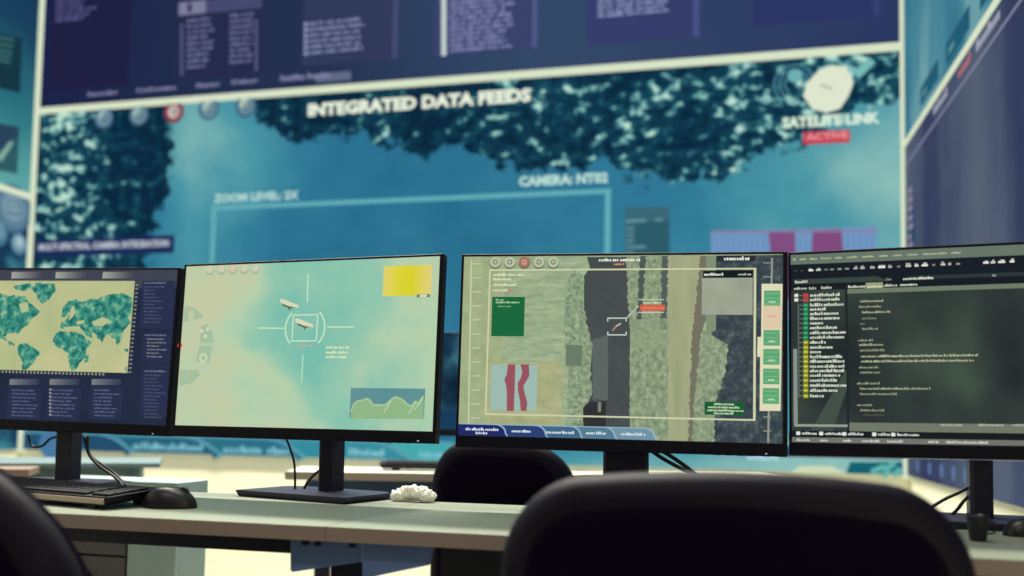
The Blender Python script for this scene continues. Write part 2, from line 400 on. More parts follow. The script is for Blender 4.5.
# ---------------------------------------------------------------- left wall screens
lex = Vector((0, 1, 0))
c = Canvas(Vector((XL, 0, 0)), lex, ey, .0012)
def left_pic(nt, uv):
    n = n_noise(nt, uv, 1.2, 3)
    return n_ramp(nt, n_math(nt, 'ADD', n_attr(nt, 'k'), n_math(nt, 'MULTIPLY', n_math(nt, 'SUBTRACT', n, .5), .3)), [(0, (22, 48, 80)), (.35, (26, 66, 94)), (.7, (48, 122, 134)), (1, (96, 168, 164))])
c.grid(1.6, YW-.03, ZLB+.024, CEIL-.05, 40, 40, picture('teal_haze_picture', left_pic), {'k': lambda a, b: 1.0-(b-ZLB)/1.75})
c.poly([(-30, 28), (22, 38), (20, 93), (-30, 82)], (22, 54, 68), 1)
for i, (x, y) in enumerate(((1, 37), (1, 43), (1, 49), (1, 54), (1, 59))): c.poly([(-20, y-4), (14-i, y+2), (14-i, y+4.6), (-20, y-1.4)], (58, 108, 110), 2)
c.poly([(-30, 118), (19, 127), (17, 174), (-30, 164)], (42, 66, 92), 1)
c.poly([(-30, 160), (0, 150), (9, 140), (17, 137), (17, 174), (-30, 164)], (46, 92, 98), 2); c.poly([(-4, 158), (10, 141), (13, 143), (1, 162)], (128, 168, 158), 3)
o = c.done('video_screen'); tag(o, 'teal screen with two dark boxes, on the left wall above the sphere picture', 'screen')
c = Canvas(Vector((XL, 0, 0)), lex, ey, .0012)
def left2(nt, uv): return n_ramp(nt, n_noise(nt, uv, 2.5, 3), [(.3, (14, 32, 60)), (.5, (24, 62, 92)), (.7, (66, 140, 154))])
c.grid(1.6, YW-.03, ZB, ZLB-.024, 20, 20, picture('deep_blue_picture', left2), {})
def sphere(x, y, r, st): 
    for k, (q, cc) in enumerate(st): c.disc(x, y-(1-q)*4, r*q, cc, 1+k)
sphere(13, 209, .17, [(1, (70, 104, 134)), (.85, (92, 126, 150)), (.6, (118, 150, 166)), (.3, (136, 166, 176))])
for d in (-8, -3, 3): c.line((6, 209+d), (22, 211+d), .015, (82, 114, 140), 6)
sphere(19, 244, .075, [(1, (90, 130, 154)), (.7, (130, 166, 180)), (.4, (168, 194, 198))]); sphere(-3, 232, .1, [(1, (66, 110, 140)), (.7, (100, 146, 164))])
o = c.done('video_screen'); tag(o, 'dark blue screen showing pale spheres, low on the left wall', 'screen')

# ---------------------------------------------------------------- right wall screens
rex = Vector((0, -1, 0))
c = Canvas(Vector((XR, 0, 0)), rex, ey, .0012)
def r_up(nt, uv):
    n = n_noise(nt, uv, 1.0, 3, sx=2.2, sy=.7)
    return n_ramp(nt, n, [(.3, (44, 108, 134)), (.5, (74, 134, 152)), (.62, (108, 158, 166)), (.75, (86, 150, 160))])
c.grid(-YW+.03, -.9, ZRB+.02, CEIL-.05, 20, 20, picture('misty_teal_picture', r_up), {})
for k in range(5): c.rab(-YW+.45+k*.55, -YW+.85+k*.55, ZRB+.06, ZRB+.16, (34, 92, 114), 1); c.rab(-YW+.5+k*.55, -YW+.6+k*.55, ZRB+.09, ZRB+.12, (84, 140, 150), 2)
o = c.done('video_screen'); tag(o, 'misty teal screen high on the right wall', 'screen')
c = Canvas(Vector((XR, 0, 0)), rex, ey, .0012)
def r_lo(nt, uv):
    n = n_noise(nt, uv, 1.1, 4, sx=1.2, sy=.12, off=2.3)
    g = n_noise(nt, uv, 5, 2)
    t = n_math(nt, 'ADD', n, n_math(nt, 'MULTIPLY', n_math(nt, 'SUBTRACT', g, .5), .08))
    return n_ramp(nt, t, [(.30, (44, 52, 88)), (.43, (56, 66, 96)), (.55, (76, 88, 110)), (.70, (96, 106, 122))])
c.grid(-YW+.03, -.9, ZB, ZRB-.02, 20, 20, picture('violet_streak_picture', r_lo), {})
zl2 = ZRB-.135
c.rab(-YW+.03, -.9, zl2, zl2+.014, (128, 132, 156), 2)
c.rab(-YW+.1, -YW+.28, ZB+.1, zl2-.25, (38, 72, 104), 1)
for a, w, cc in ((.75, .30, (168, 170, 186)), (1.22, .22, (182, 110, 120)), (1.5, .35, (170, 172, 188)), (2.1, .3, (168, 170, 186))):
    x = -YW+a
    for q in range(int(w/.04)): c.rab(x+q*.04, x+q*.04+.03, zl2+.05, zl2+.05+.045*random.choice((.7, 1)), cc, 3)
for q in range(9): c.rab(-YW+.13, -YW+.13+random.uniform(.06, .14), zl2-.18-q*.05, zl2-.15-q*.05, (150, 140, 160), 3)
for k in range(7): c.disc(918+k*12, 466+k*2.4, .035, (94, 116, 158), 2, n=12)
o = c.done('video_screen'); tag(o, 'violet grey streaked screen low on the right wall beside the desks', 'screen')

# ================================================================ MONITORS
plastic = mat('black_monitor_plastic', (13, 10, 24), .5, spec=.2, bump=.05, bscale=600)
stand_m = mat('dark_stand_metal', (27, 24, 50), .42, metal=.2)
chrome = mat('silver_edge', (170, 176, 190), .3, metal=.8)
led_m = em((200, 210, 220))
MW, MH = .527*S, .305*S
DESK = .74
def monitor(pose, label, colw, draw, sr_=.0045, back=.09, silver=False, base=(.27, .19), colx=.0, brot=0):
    x, y, z, yaw, tilt, roll = pose
    P = sv(x, y, z); yw = yaw-PSI
    R = Matrix.Rotation(yw, 3, 'Z'); Bm = Matrix(((1, 0, 0), (0, 0, -1), (0, 1, 0)))
    T = Matrix(((1, 0, 0), (0, math.cos(tilt), -math.sin(tilt)), (0, math.sin(tilt), math.cos(tilt)))); Q = Matrix(((math.cos(roll), -math.sin(roll), 0), (math.sin(roll), math.cos(roll), 0), (0, 0, 1)))
    M = R@Bm@T@Q
    away = R@Vector((0, 1, 0))
    foot = Vector((P.x, P.y, DESK))+away*back
    root = empty('monitor', foot, yw, label, 'monitor')
    L = W2L(root) @ (Matrix.Translation(P) @ M.to_4x4())      # panel frame -> root frame
    sb, tb, bb = .0045, .0045, .024
    # bezel: a rounded frame with an opening, front at z=+.004
    bm = bmesh.new()
    for a0, a1, b0, b1 in ((-MW/2-sb, MW/2+sr_, MH/2, MH/2+tb), (-MW/2-sb, MW/2+sr_, -MH/2-bb, -MH/2), (-MW/2-sb, -MW/2, -MH/2, MH/2), (MW/2, MW/2+sr_, -MH/2, MH/2)):
        box(bm, a0, a1, b0, b1, -.018, .003, bev=.0012, M=L, seg=1)
    mesh('bezel', bm, plastic, root)
    if silver:
        bm = bmesh.new(); box(bm, -MW/2-sb-.0008, MW/2+sb+.0008, -MH/2-bb-.0016, -MH/2-bb, -.016, .001, M=L)
        box(bm, -MW/2-sb-.0012, -MW/2-sb, -MH/2-bb-.001, -MH/2+.02, -.016, .001, M=L)
        mesh('edge_trim', bm, chrome, root)
    # housing behind: shallow tray and central bulge
    bm = bmesh.new(); hw, hh = MW/2+sb-.001, MH/2
    def ring(a, b0, b1, z, r=.02):
        pts = []
        for cx, cy, s0 in ((a-r, b1-r, 0), (-a+r, b1-r, 90), (-a+r, b0+r, 180), (a-r, b0+r, 270)):
            for k in range(5):
                t = math.radians(s0+k*22.5); pts.append(bm.verts.new(L@Vector((cx+r*math.cos(t), cy+r*math.sin(t), z))))
        return pts
    rs = [ring(hw, -hh-bb+.001, hh+tb-.001, -.004, .003), ring(hw, -hh-bb+.001, hh+tb-.001, -.020, .004), ring(hw-.02, -hh-bb+.02, hh-.02, -.034), ring(.17, -.11, .11, -.045), ring(.15, -.09, .09, -.052)]
    for u, v in zip(rs, rs[1:]):
        for k in range(20): bm.faces.new((u[k], u[(k+1) % 20], v[(k+1) % 20], v[k]))
    bm.faces.new(rs[0]); bm.faces.new(rs[-1])
    mesh('back_housing', bm, plastic, root)
    # stand
    zt = (L@Vector((0, -.04, 0))).z
    off = (L@Vector((0, 0, -.05)))
    bm = bmesh.new(); prism(bm, [(-colw/2, -.018), (-colw/2+.006, -.024), (colw/2-.006, -.024), (colw/2, -.018), (colw/2, .018), (colw/2-.006, .024), (-colw/2+.006, .024), (-colw/2, .018)], 'z', .012, zt, M=Matrix.Translation((colx, .0, 0)))
    mesh('stand_column', bm, stand_m, root)
    bm = bmesh.new(); box(bm, colx-.04, colx+.04, off.y-.012, .026, zt-.055, zt+.045, bev=.006); mesh('mount_bracket', bm, plastic, root)
    bm = bmesh.new(); bw, bd = base
    pr = lambda s, z: [bm.verts.new((colx*.6+px*s, py*s-bd*.22, z)) for px, py in ((-bw/2, -bd*.42), (bw/2, -bd*.42), (bw/2, bd*.36), (bw*.4, bd*.5), (-bw*.4, bd*.5), (-bw/2, bd*.36))]
    r0, r1, r2, r3 = pr(.955, .0), pr(.97, .003), pr(1, .011), pr(.99, .0135)
    for u, v in ((r0, r1), (r1, r2), (r2, r3)):
        for k in range(6): bm.faces.new((u[k], u[(k+1) % 6], v[(k+1) % 6], v[k]))
    bm.faces.new(r0); bm.faces.new(r3)
    bmesh.ops.rotate(bm, verts=bm.verts, cent=(colx, 0, 0), matrix=Matrix.Rotation(brot, 3, 'Z')); mesh('stand_base', bm, stand_m, root)
    bm = bmesh.new(); box(bm, MW/2-.031, MW/2-.027, -MH/2-bb+.004, -MH/2-bb+.0055, .003, .0036, M=L); mesh('power_light', bm, led_m, root)
    bm = bmesh.new()
    for k in range(4): box(bm, MW/2-.06-k*.02, MW/2-.05-k*.02, -MH/2-bb-.0006, -MH/2-bb, -.012, -.006, M=L)
    mesh('button', bm, plastic, root)
    cv = Canvas(P, M@Vector((1, 0, 0)), M@Vector((0, 1, 0)), .00022)
    draw(cv); cv.done('screen', root)
    return root, M, P
G = MW/2, MH/2

def draw1(c):       # world map
    def bg(nt, uv): return n_ramp(nt, n_noise(nt, uv, 5, 2), [(.3, (30, 38, 58)), (.7, (38, 48, 70))])
    c.grid(-G[0], G[0], -G[1], G[1], 4, 4, picture('slate_display', bg))
    c.rab(-G[0], G[0], G[1]-.042, G[1], (64, 68, 82), 1)
    def mp(nt, uv): return n_ramp(nt, n_noise(nt, uv, 7, 2), [(.3, (168, 182, 132)), (.7, (196, 196, 146))])
    a0 = -G[0]+.012; a1, b1 = c.ab(135, 281); _, b0 = c.ab(128, 373)
    c.grid(a0, a1, b0, b1, 3, 3, picture('map_sea', mp), {}, 2)
    def land(nt, uv): return n_ramp(nt, n_noise(nt, uv, 60, 4, rough=.6), [(.30, (24, 84, 88)), (.46, (44, 126, 114)), (.58, (84, 160, 136)), (.68, (160, 190, 142)), (.76, (180, 192, 142))])
    lm = picture('map_land', land)
    R = random.Random(3)
    def cont(P, lay=3):
        Q = []; P = [c.ab(*p) for p in P]
        for i in range(len(P)):      # ragged coast
            u, v = Vector(P[i]), Vector(P[(i+1) % len(P)]); n = max(1, int((v-u).length/.004))
            for k in range(n):
                q = u.lerp(v, k/n); j = .0024 if k else .0005; Q.append((min(a1-.002, q.x+R.uniform(-j, j)), min(b1-.001, max(b0+.001, q.y+R.uniform(-j, j)))))
        c.polyab(Q, lm, lay)
    cont([(-36, 293), (-20, 290), (0, 294), (8, 296), (18, 295), (26, 297), (31, 304), (37, 309), (40, 312), (36, 316), (31, 320), (28, 325), (22, 329), (20, 333), (8, 333), (4, 337), (8, 341), (0, 338), (-6, 330), (-18, 322), (-34, 308)])
    cont([(14, 286), (30, 283), (34, 287), (24, 291), (16, 290)]); cont([(30, 288), (38, 283), (55, 284), (56, 290), (50, 298), (43, 304), (38, 300), (37, 294)])
    cont([(8, 341), (12, 342), (15, 346), (10, 345)])
    cont([(19, 345), (26, 343), (33, 347), (40, 352), (36, 360), (30, 366), (25, 373), (22, 373), (23, 362), (18, 353)])
    cont([(56, 333), (62, 331), (72, 332), (82, 334), (88, 340), (92, 343), (86, 350), (86, 356), (80, 363), (76, 371), (72, 371), (69, 362), (69, 353), (62, 349), (55, 345), (53, 339)])
    cont([(61, 328), (62, 322), (68, 318), (70, 312), (64, 318), (62, 308), (68, 302), (76, 299), (82, 302), (88, 300), (100, 298), (112, 294), (122, 293), (133, 297), (134, 314), (128, 318), (132, 322), (124, 330), (122, 338), (118, 345), (114, 338), (108, 334), (104, 338), (102, 343), (97, 336), (92, 332), (92, 338), (86, 335), (82, 329), (76, 326), (70, 329)])
    cont([(124, 346), (129, 350), (126, 352)]); cont([(131, 352), (133, 349), (134, 354)]); cont([(125, 368), (131, 364), (134, 366), (134, 373), (126, 372)]); cont([(85, 357), (89, 354), (88, 362), (85, 363)]); cont([(62, 313), (64, 311), (65, 316), (62, 318)])
    for P in ([(71, 309), (74, 305), (76, 312), (73, 317), (69, 321)], [(76, 322), (84, 320), (85, 323), (78, 325)], [(64, 327), (80, 326), (81, 329), (66, 329.5)], [(19, 304), (28, 302), (29, 311), (22, 313)], [(92, 322), (103, 317), (110, 320), (104, 326), (94, 326)]): c.poly(P, (180, 190, 142), 4)
    for i in range(46): c.rab(a0+.007*i*1.35, a0+.007*i*1.35+.004, b0-.007, b0-.002, (156, 160, 136), 3)
    for i in range(22): c.rab(a1+.003, a1+.01, b0+.01*i*.95, b0+.01*i*.95+.004, (120, 128, 120), 3)
    for x in (-35, 12, 56, 103):
        for k in range(10): c.rect(x+k*3, 272, x+k*3+3, 278.5, (160-k*10, 162-k*9.6, 150-k*7), 2)
    for x0, x1 in ((-48, -12), (10, 40), (50, 79), (92, 121)):
        for k in range(9): c.rect(x0+k*3.2, 379, x0+k*3.2+3.2, 385, (120-k*8, 124-k*7.6, 128-k*5), 2)
        c.rect(x0-1, 387, x1, 420 if x0 > 0 else 418, (42, 49, 76), 2)
        for k in range(8):
            c.words(x0+2, 390+k*3.6, x1-random.uniform(2, 12), .0042, (92, 100, 128), 3, seed=x0*9+k)
            if x0 == 50: c.rect(x0-.5, 388.5+k*3.6, x0+1.5, 390.5+k*3.6, (150, 154, 160), 4)
    for y0, y1, n in ((281, 329, 11), (333, 362, 6), (369, 417, 13)):
        c.rect(143, y0, 172-(y0-280)*.06, y1, (42, 49, 78), 2); c.words(145, y0+2, 166, .004, (116, 122, 136), 4, seed=y0)
        for k in range(n): c.words(144+(3 if n == 6 else 0), y0+6+k*3.5, 150+random.uniform(4, 17), .0034, (80, 87, 112) if n > 6 else (134, 138, 138), 3, seed=y0+k)
    c.rect(-40, 418, 22, 421, (110, 122, 126), 2)

def draw2(c):       # pale sky with drones
    def bg(nt, uv):
        n = n_math(nt, 'MULTIPLY', n_math(nt, 'SUBTRACT', n_noise(nt, uv, 8, 5, off=1.7), .5), 1.0)
        return n_ramp(nt, n_math(nt, 'ADD', n_attr(nt, 'k'), n), [(.1, (122, 190, 172)), (.45, (146, 198, 174)), (.72, (178, 206, 172)), (1, (196, 202, 164))])
    def k(a, b):
        x, y = a/G[0], b/G[1]
        le = interp(y, [(-1, .25), (-.5, .0), (-.2, -.25), (0, -.42), (.4, -.42), (.7, -.3), (1, -.3)])
        t = max(0, min(1, (x-le)/.42+.5)); t = t*t*(3-2*t)
        return (1-t)*(.88-.1*max(0, x+.6))+t*(.2+.62*max(0, x-.15)**.8)
    c.grid(-G[0], G[0], -G[1], G[1], 40, 24, picture('pale_sky_display', bg), {'k': k})
    for i, x in enumerate((210, 221.5, 233, 244.5, 256)): c.disc(x, 269.8-i*.35+1, .0105, (162, 184, 156), 1, n=16); c.disc(x, 269.2-i*.35, .009, (204, 204, 178) if i != 2 else (214, 196, 176), 2, n=16)
    wh = (196, 228, 196)
    c.line((308, 274), (307.4, 302), .003, wh, 2); c.line((303, 355), (301.5, 383), .0035, (178, 216, 186), 2)
    c.line((258, 328), (284, 328.3), .0028, wh, 2); c.line((327, 327), (354, 327), .0028, wh, 2)
    a0, b1 = c.ab(293, 314.5); a1, b0 = c.ab(317, 341.5)
    for q in ((a0, a1, b1-.0028, b1), (a0, a1, b0, b0+.0028), (a0, a0+.0028, b0, b1), (a1-.0028, a1, b0, b1)): c.rab(*q, wh, 3)
    c.ring(305, 328, .044, .0475, wh, 2, 135, 225, sx=1.02); c.ring(305, 328, .044, .0475, wh, 2, -45, 45, sx=1.02)
    for x, y in ((281, 299), (296, 318.5)):
        c.poly([(x-1, y), (x+3, y+.3), (x+17, y+6), (x+18, y+9), (x+9, y+7.5), (x, y+4)], (216, 216, 184), 4)
        c.poly([(x+1, y+4.5), (x+9, y+7.5), (x+15, y+8.5), (x+10, y+9.5), (x+9, y+12), (x+7, y+8.5), (x+3, y+7.5)], (90, 110, 92), 5)
    c.words(298, 345.5, 313, .004, (214, 168, 148), 4, seed=1)
    for k, y in enumerate((347.5, 352.5, 357)): c.words(326, y, 350-k*2, .006, (220, 230, 186), 4, seed=k+4)
    def yl(nt, uv): return n_ramp(nt, n_attr(nt, 'y'), [(0, (224, 208, 110)), (.3, (220, 212, 60)), (.6, (216, 208, 44)), (1, (224, 208, 124))])
    a0, b1 = c.ab(384, 266.5); a1, b0 = c.ab(431, 295); c.grid(a0, a1, b0, b1, 8, 2, picture('yellow_tile', yl), {'y': lambda a, b: (a-a0)/(a1-a0)}, 2)
    c.rect(417, 294.5, 430, 297.2, (110, 130, 110), 3); c.rect(420, 294.8, 427, 297, (216, 222, 190), 4)
    def ch(nt, uv): return n_ramp(nt, n_noise(nt, uv, 10, 1), [(.3, (84, 140, 146)), (.7, (100, 148, 152))])
    a0, b1 = c.ab(351, 388); a1, b0 = c.ab(424, 419); c.grid(a0, a1, b0, b1, 1, 1, picture('chart_ground', ch), {}, 2)
    top = [(351, 412), (354, 404), (358, 401), (363, 400.5), (366, 398.5), (370, 400), (373, 405), (385, 405.2), (388, 403), (391, 400), (395, 397), (400, 398.5), (404, 401), (408, 405), (412, 406), (416, 401), (418, 404), (423.7, 396)]
    c.poly(top+[(423.5, 419), (351, 419)], (144, 182, 136), 3)
    for p, q in zip(top, top[1:]): c.line(p, q, .004, (164, 196, 150), 4)
    for p, q in (((384, 413), (391, 401)), ((409, 414), (416, 402)), ((415, 410), (423, 398))): c.line(p, q, .0035, (176, 204, 158), 5)
    for (cx, cy, r, a, b) in ((186, 310, .0, 0, 0),):
        pass
    def seg(pts): c.poly(pts, (164, 190, 160), 1)
    seg([(185, 306), (190, 306.5), (197, 310), (203, 316), (203, 318), (197, 319), (183.5, 322)]); seg([(201, 326), (207, 324), (212, 331), (214, 343), (200, 343)]); seg([(199, 346), (213, 346), (209, 363), (196, 362)]); seg([(180, 370), (198, 370), (200, 375), (192, 383), (179, 386)])
    c.poly([(189, 310), (195, 311), (194, 321), (188, 320)], (188, 200, 164), 3)
    for x, y in ((202, 331), (208, 329), (205.5, 336.5)): c.disc(x, y, .0045, (214, 216, 184), 3, n=10)
    c.ring(203.5, 358, .006, .0105, (208, 216, 180), 3); c.line((181, 374.5), (191, 375), .002, (178, 200, 168), 3); c.line((188, 371), (187, 380), .002, (178, 200, 168), 3)
    c.line((200, 345.5), (215, 345.5), .002, (176, 204, 172), 3)
    c.disc(180, 345.5, .006, (208, 70, 64), 3, n=12)
    bot = c.ab(190, 425)[1]

def strip(name, stops, scale, sx=1, sy=1, det=3):
    return picture(name, lambda nt, uv: n_ramp(nt, n_noise(nt, uv, scale, det+2, sx, sy, rough=.7), stops))
def draw3(c):       # aerial surveillance picture
    c.grid(-G[0], G[0], -G[1], G[1], 4, 4, strip('scrub_picture', [(.3, (126, 152, 122)), (.5, (154, 172, 138)), (.7, (180, 190, 152))], 60, .35, 1.6))
    c.rect(464, 256, 500, 436, strip('scrub_pale', [(.3, (148, 162, 122)), (.7, (172, 182, 140))], 30), 1)
    c.poly([(486, 362), (562, 362), (562, 442), (486, 438)], strip('dry_field', [(.3, (150, 158, 116)), (.55, (172, 176, 132)), (.75, (184, 186, 142))], 50, .6, 1), 1)
    river = [(587, 257), (590, 268), (584, 276), (584, 320), (590, 335), (592, 350), (590, 372), (588, 395), (583, 408), (583, 442), (630, 442), (630, 257)]
    c.poly(river, strip('dark_river', [(.3, (66, 72, 74)), (.7, (78, 84, 84))], 14), 2)
    c.poly([(592, 340), (608, 335), (608, 400), (593, 402)], (92, 102, 98), 3)
    c.poly([(583, 408), (596, 398), (606, 402), (606, 441), (583, 441)], (50, 50, 54), 3); c.rect(598, 402, 601, 412, (124, 130, 118), 4)
    c.rough([(572, 268), (584, 276), (583, 300), (588, 330), (593, 345), (590, 366), (592, 395), (583, 408), (583, 441), (566, 441), (568, 380), (564, 330), (566, 290)], strip('bank_bushes', [(.3, (88, 110, 90)), (.5, (136, 156, 124)), (.7, (180, 192, 158))], 110), 3)
    c.rect(566, 345, 582, 366, (106, 124, 102), 4); c.rect(545, 305, 562, 325, strip('dark_patch', [(.3, (104, 126, 108)), (.7, (132, 152, 126))], 60), 3) if False else None
    c.rough([(626, 256), (668, 256), (668, 442), (629, 442), (631, 340), (628, 300)], strip('east_bank', [(.3, (96, 114, 96)), (.5, (136, 154, 122)), (.7, (172, 184, 150))], 90, 1.2, .8), 4)
    c.rough([(640, 256), (646, 256), (641, 330), (636, 330)], (78, 90, 84), 5); c.rough([(662, 256), (668, 256), (667, 330), (660, 330)], (84, 94, 92), 5)
    c.poly([(630, 320), (670, 318), (672, 348), (630, 348)], strip('mid_bank', [(.3, (120, 140, 112)), (.7, (160, 174, 138))], 80), 5)
    c.rough([(668, 256), (700, 256), (697, 300), (693, 360), (690, 442), (668, 442)], strip('dirt_road', [(.3, (148, 156, 120)), (.7, (168, 174, 136))], 14, 3, .4), 5)
    c.rough([(700, 256), (712, 256), (706, 320), (700, 340), (693, 442), (688, 442), (692, 340), (697, 292)], (116, 114, 96), 6)
    c.poly([(711, 256), (784, 255), (783, 444), (700, 442), (700, 420), (712, 340), (707, 300)], strip('dark_woods', [(.3, (44, 52, 66)), (.52, (62, 74, 80)), (.7, (98, 112, 106))], 60), 6)
    c.rough([(703, 330), (728, 345), (726, 370), (716, 400), (714, 442), (692, 442), (694, 400), (699, 360)], strip('wood_edge', [(.3, (100, 118, 98)), (.5, (138, 154, 124)), (.7, (176, 186, 154))], 100), 7)
    c.poly([(706, 256), (716, 256), (716, 330), (706, 336)], (128, 144, 118), 7)
    ln = (196, 206, 168)
    # tick rulers
    c.line((471.5, 260), (468.5, 432), .003, ln, 7); c.line((772, 258), (768, 443), .0035, (146, 154, 140), 8)
    for i in range(13): c.line((473-i*.2, 264+i*14), (482-i*.2, 264+i*14), .002, ln, 7)
    for i in range(14): c.line((763, 263+i*14), (771, 263+i*14), .002, (140, 150, 138), 8)
    a0, b1 = c.ab(489.5, 269.5); a1, b0 = c.ab(755.5, 421)
    for q in ((a0, a1, b1-.0032, b1), (a0, a1, b0, b0+.0032), (a0, a0+.0032, b0, b1), (a1-.0045, a1, b0, b1)): c.rab(*q, (204, 208, 170), 9)
    for i, x in enumerate((495.5, 510, 524.5, 539, 553.5)):
        y = 262.3
        c.disc(x, y+1, .0115, (92, 104, 88), 8, n=18); c.disc(x, y, .0108, (184, 190, 160) if i != 2 else (172, 112, 92), 9, n=18); c.ring(x, y, .003, .0052, (120, 126, 106) if i != 2 else (206, 178, 156), 10, n=10)
    for k, (y, x1) in enumerate(((275, 524), (279.5, 511), (285, 517), (290.5, 507))): c.words(493.5, y, x1, .0055, (222, 224, 186), 9, seed=k+20, gap=.1)
    c.words(508, 290.5, 512, .0055, (216, 120, 90), 9, seed=2)
    c.rect(492.5, 297, 524, 336.5, (28, 104, 62), 9); c.words(496, 300, 503, .004, (170, 206, 160), 10, seed=31); c.words(496, 302.5, 519, .0045, (170, 206, 160), 10, seed=33, gap=.1); c.words(498, 306.5, 511, .0035, (130, 180, 130), 10, seed=34)
    c.words(599, 260.3, 640, .0065, (232, 234, 214), 9, seed=40, gap=.15); c.words(614, 264.5, 624, .004, (220, 150, 110), 9, seed=41)
    c.rect(717, 255.8, 755, 261.5, (40, 46, 52), 8); c.words(724, 259, 750, .0075, (230, 234, 220), 9, seed=42, gap=.05)
    # inset grey tile
    c.rect(703, 271, 752.5, 278, (22, 30, 34), 9); c.words(704, 274.8, 723, .0055, (224, 230, 214), 10, seed=43, gap=.05); c.words(738, 274.6, 751, .004, (200, 206, 190), 10, seed=44)
    c.rect(702, 278, 752.5, 315, strip('grey_tile', [(.3, (148, 156, 138)), (.7, (164, 170, 150))], 12), 9)
    # target bracket and callout
    br = (196, 206, 196)
    for y, s in ((318.3, 1), (335, -1)):
        c.line((607.5, y), (626.5, y), .0024, br, 9)
        for x in (607.8, 626.3): c.line((x, y), (x, y+3.2*s), .0024, br, 9)
    c.line((612.5, 331), (616, 326.5), .004, (150, 130, 116), 9); c.line((616, 326.5), (621, 323.5), .003, (190, 186, 170), 10)
    c.line((627, 318), (638.5, 306), .0028, (176, 186, 176), 9)
    c.line((638, 299.8), (664, 299.8), .002, (190, 196, 176), 9); c.line((638, 312.5), (664, 312.5), .002, (200, 206, 190), 9)
    c.rect(640, 305, 665, 311, (214, 96, 72), 9); c.words(643, 303, 660, .004, (214, 214, 180), 10, seed=50); c.words(642, 308, 663, .004, (226, 140, 110), 10, seed=51)
    # pink bands tile
    c.rect(491.5, 364.5, 536.5, 411, (156, 186, 176), 9)
    c.poly([(508, 364.5), (515.5, 364.5), (515, 385), (514, 411), (507, 411), (507, 392), (506, 384), (504.5, 380), (507, 374)], (152, 84, 94), 10)
    c.poly([(520.5, 364.5), (529, 364.5), (529.5, 376), (526, 382), (523.5, 386), (525, 394), (527.5, 403), (526.5, 411), (521, 411), (520, 400), (518, 390), (518, 383), (521, 378), (522.5, 372)], (152, 84, 94), 10)
    # green caption and side column
    c.rect(704.5, 401.5, 744.5, 415.5, (28, 92, 52), 9)
    for k, (x0, x1) in enumerate(((714, 733), (708, 738), (707, 743), (714, 733))): c.words(x0, 404+k*3.1, x1, .0044, (196, 220, 184), 10, seed=60+k, gap=.1)
    c.poly([(761.5, 284), (782.5, 284), (780.5, 411), (759.5, 411), (760, 357), (757, 357), (757.5, 337), (761, 337)], (222, 218, 184), 9)
    c.line((763, 317), (781, 317), .045, (222, 200, 170), 10); c.line((767, 316.5), (776, 316.5), .002, (220, 160, 140), 11)
    for y in (298.5, 338, 357, 376.5, 396):
        a, b = c.ab(772-(y-298)*.012, y); c.rab(a-.0145, a+.0145, b-.0145, b+.0145, (92, 166, 116), 10)
        for d in (-.0095, -.0005, .0085): c.rab(a-.012, a+.012, b+d, b+d+.001, (150, 196, 150), 11)
        c.rab(a-.006, a+.006, b-.008, b-.005, (176, 214, 176), 11)
    # tab strip
    bot = -G[1]; hts = .021
    tabs = [(464, 505, (34, 42, 104)), (505, 545, (42, 66, 118)), (545, 580, (66, 104, 134)), (580, 614, (84, 124, 146)), (614, 654, (112, 148, 166))]
    for i, (x0, x1, cc) in enumerate(tabs[::-1]):
        a0 = c.ab(x0, 433)[0] if x0 > 464 else -G[0]; a1 = c.ab(x1, 437)[0]; r = .02
        P = [(a0-(.02 if x0 > 464 else 0), bot), (a0-(.02 if x0 > 464 else 0), bot+hts)]+[(a1-r+r*math.sin(t*math.pi/16), bot+hts-.016*(1-math.cos(t*math.pi/16))) for t in range(9)]+[(a1+.004, bot)]
        Q = [(p[0]+.0025, p[1]+.0018) for p in P]; Q[0] = (Q[0][0], bot); Q[-1] = (Q[-1][0], bot)
        if i < 4 or 1: c.polyab([(max(-G[0], a), b) for a, b in Q], (150, 180, 196), 12+i*.5)
        c.polyab(P, cc, 12.25+i*.5)
    for k, (x0, x1, y) in enumerate(((466, 497, 429), (512, 531, 431), (546, 573, 432.2), (586, 605, 433), (621, 645, 434))): c.words(x0, y, x1, .0058, (214, 226, 236), 16, seed=70+k, gap=.1)
    c.words(476, 433, 487, .0052, (214, 226, 236), 16, seed=79, gap=.1)

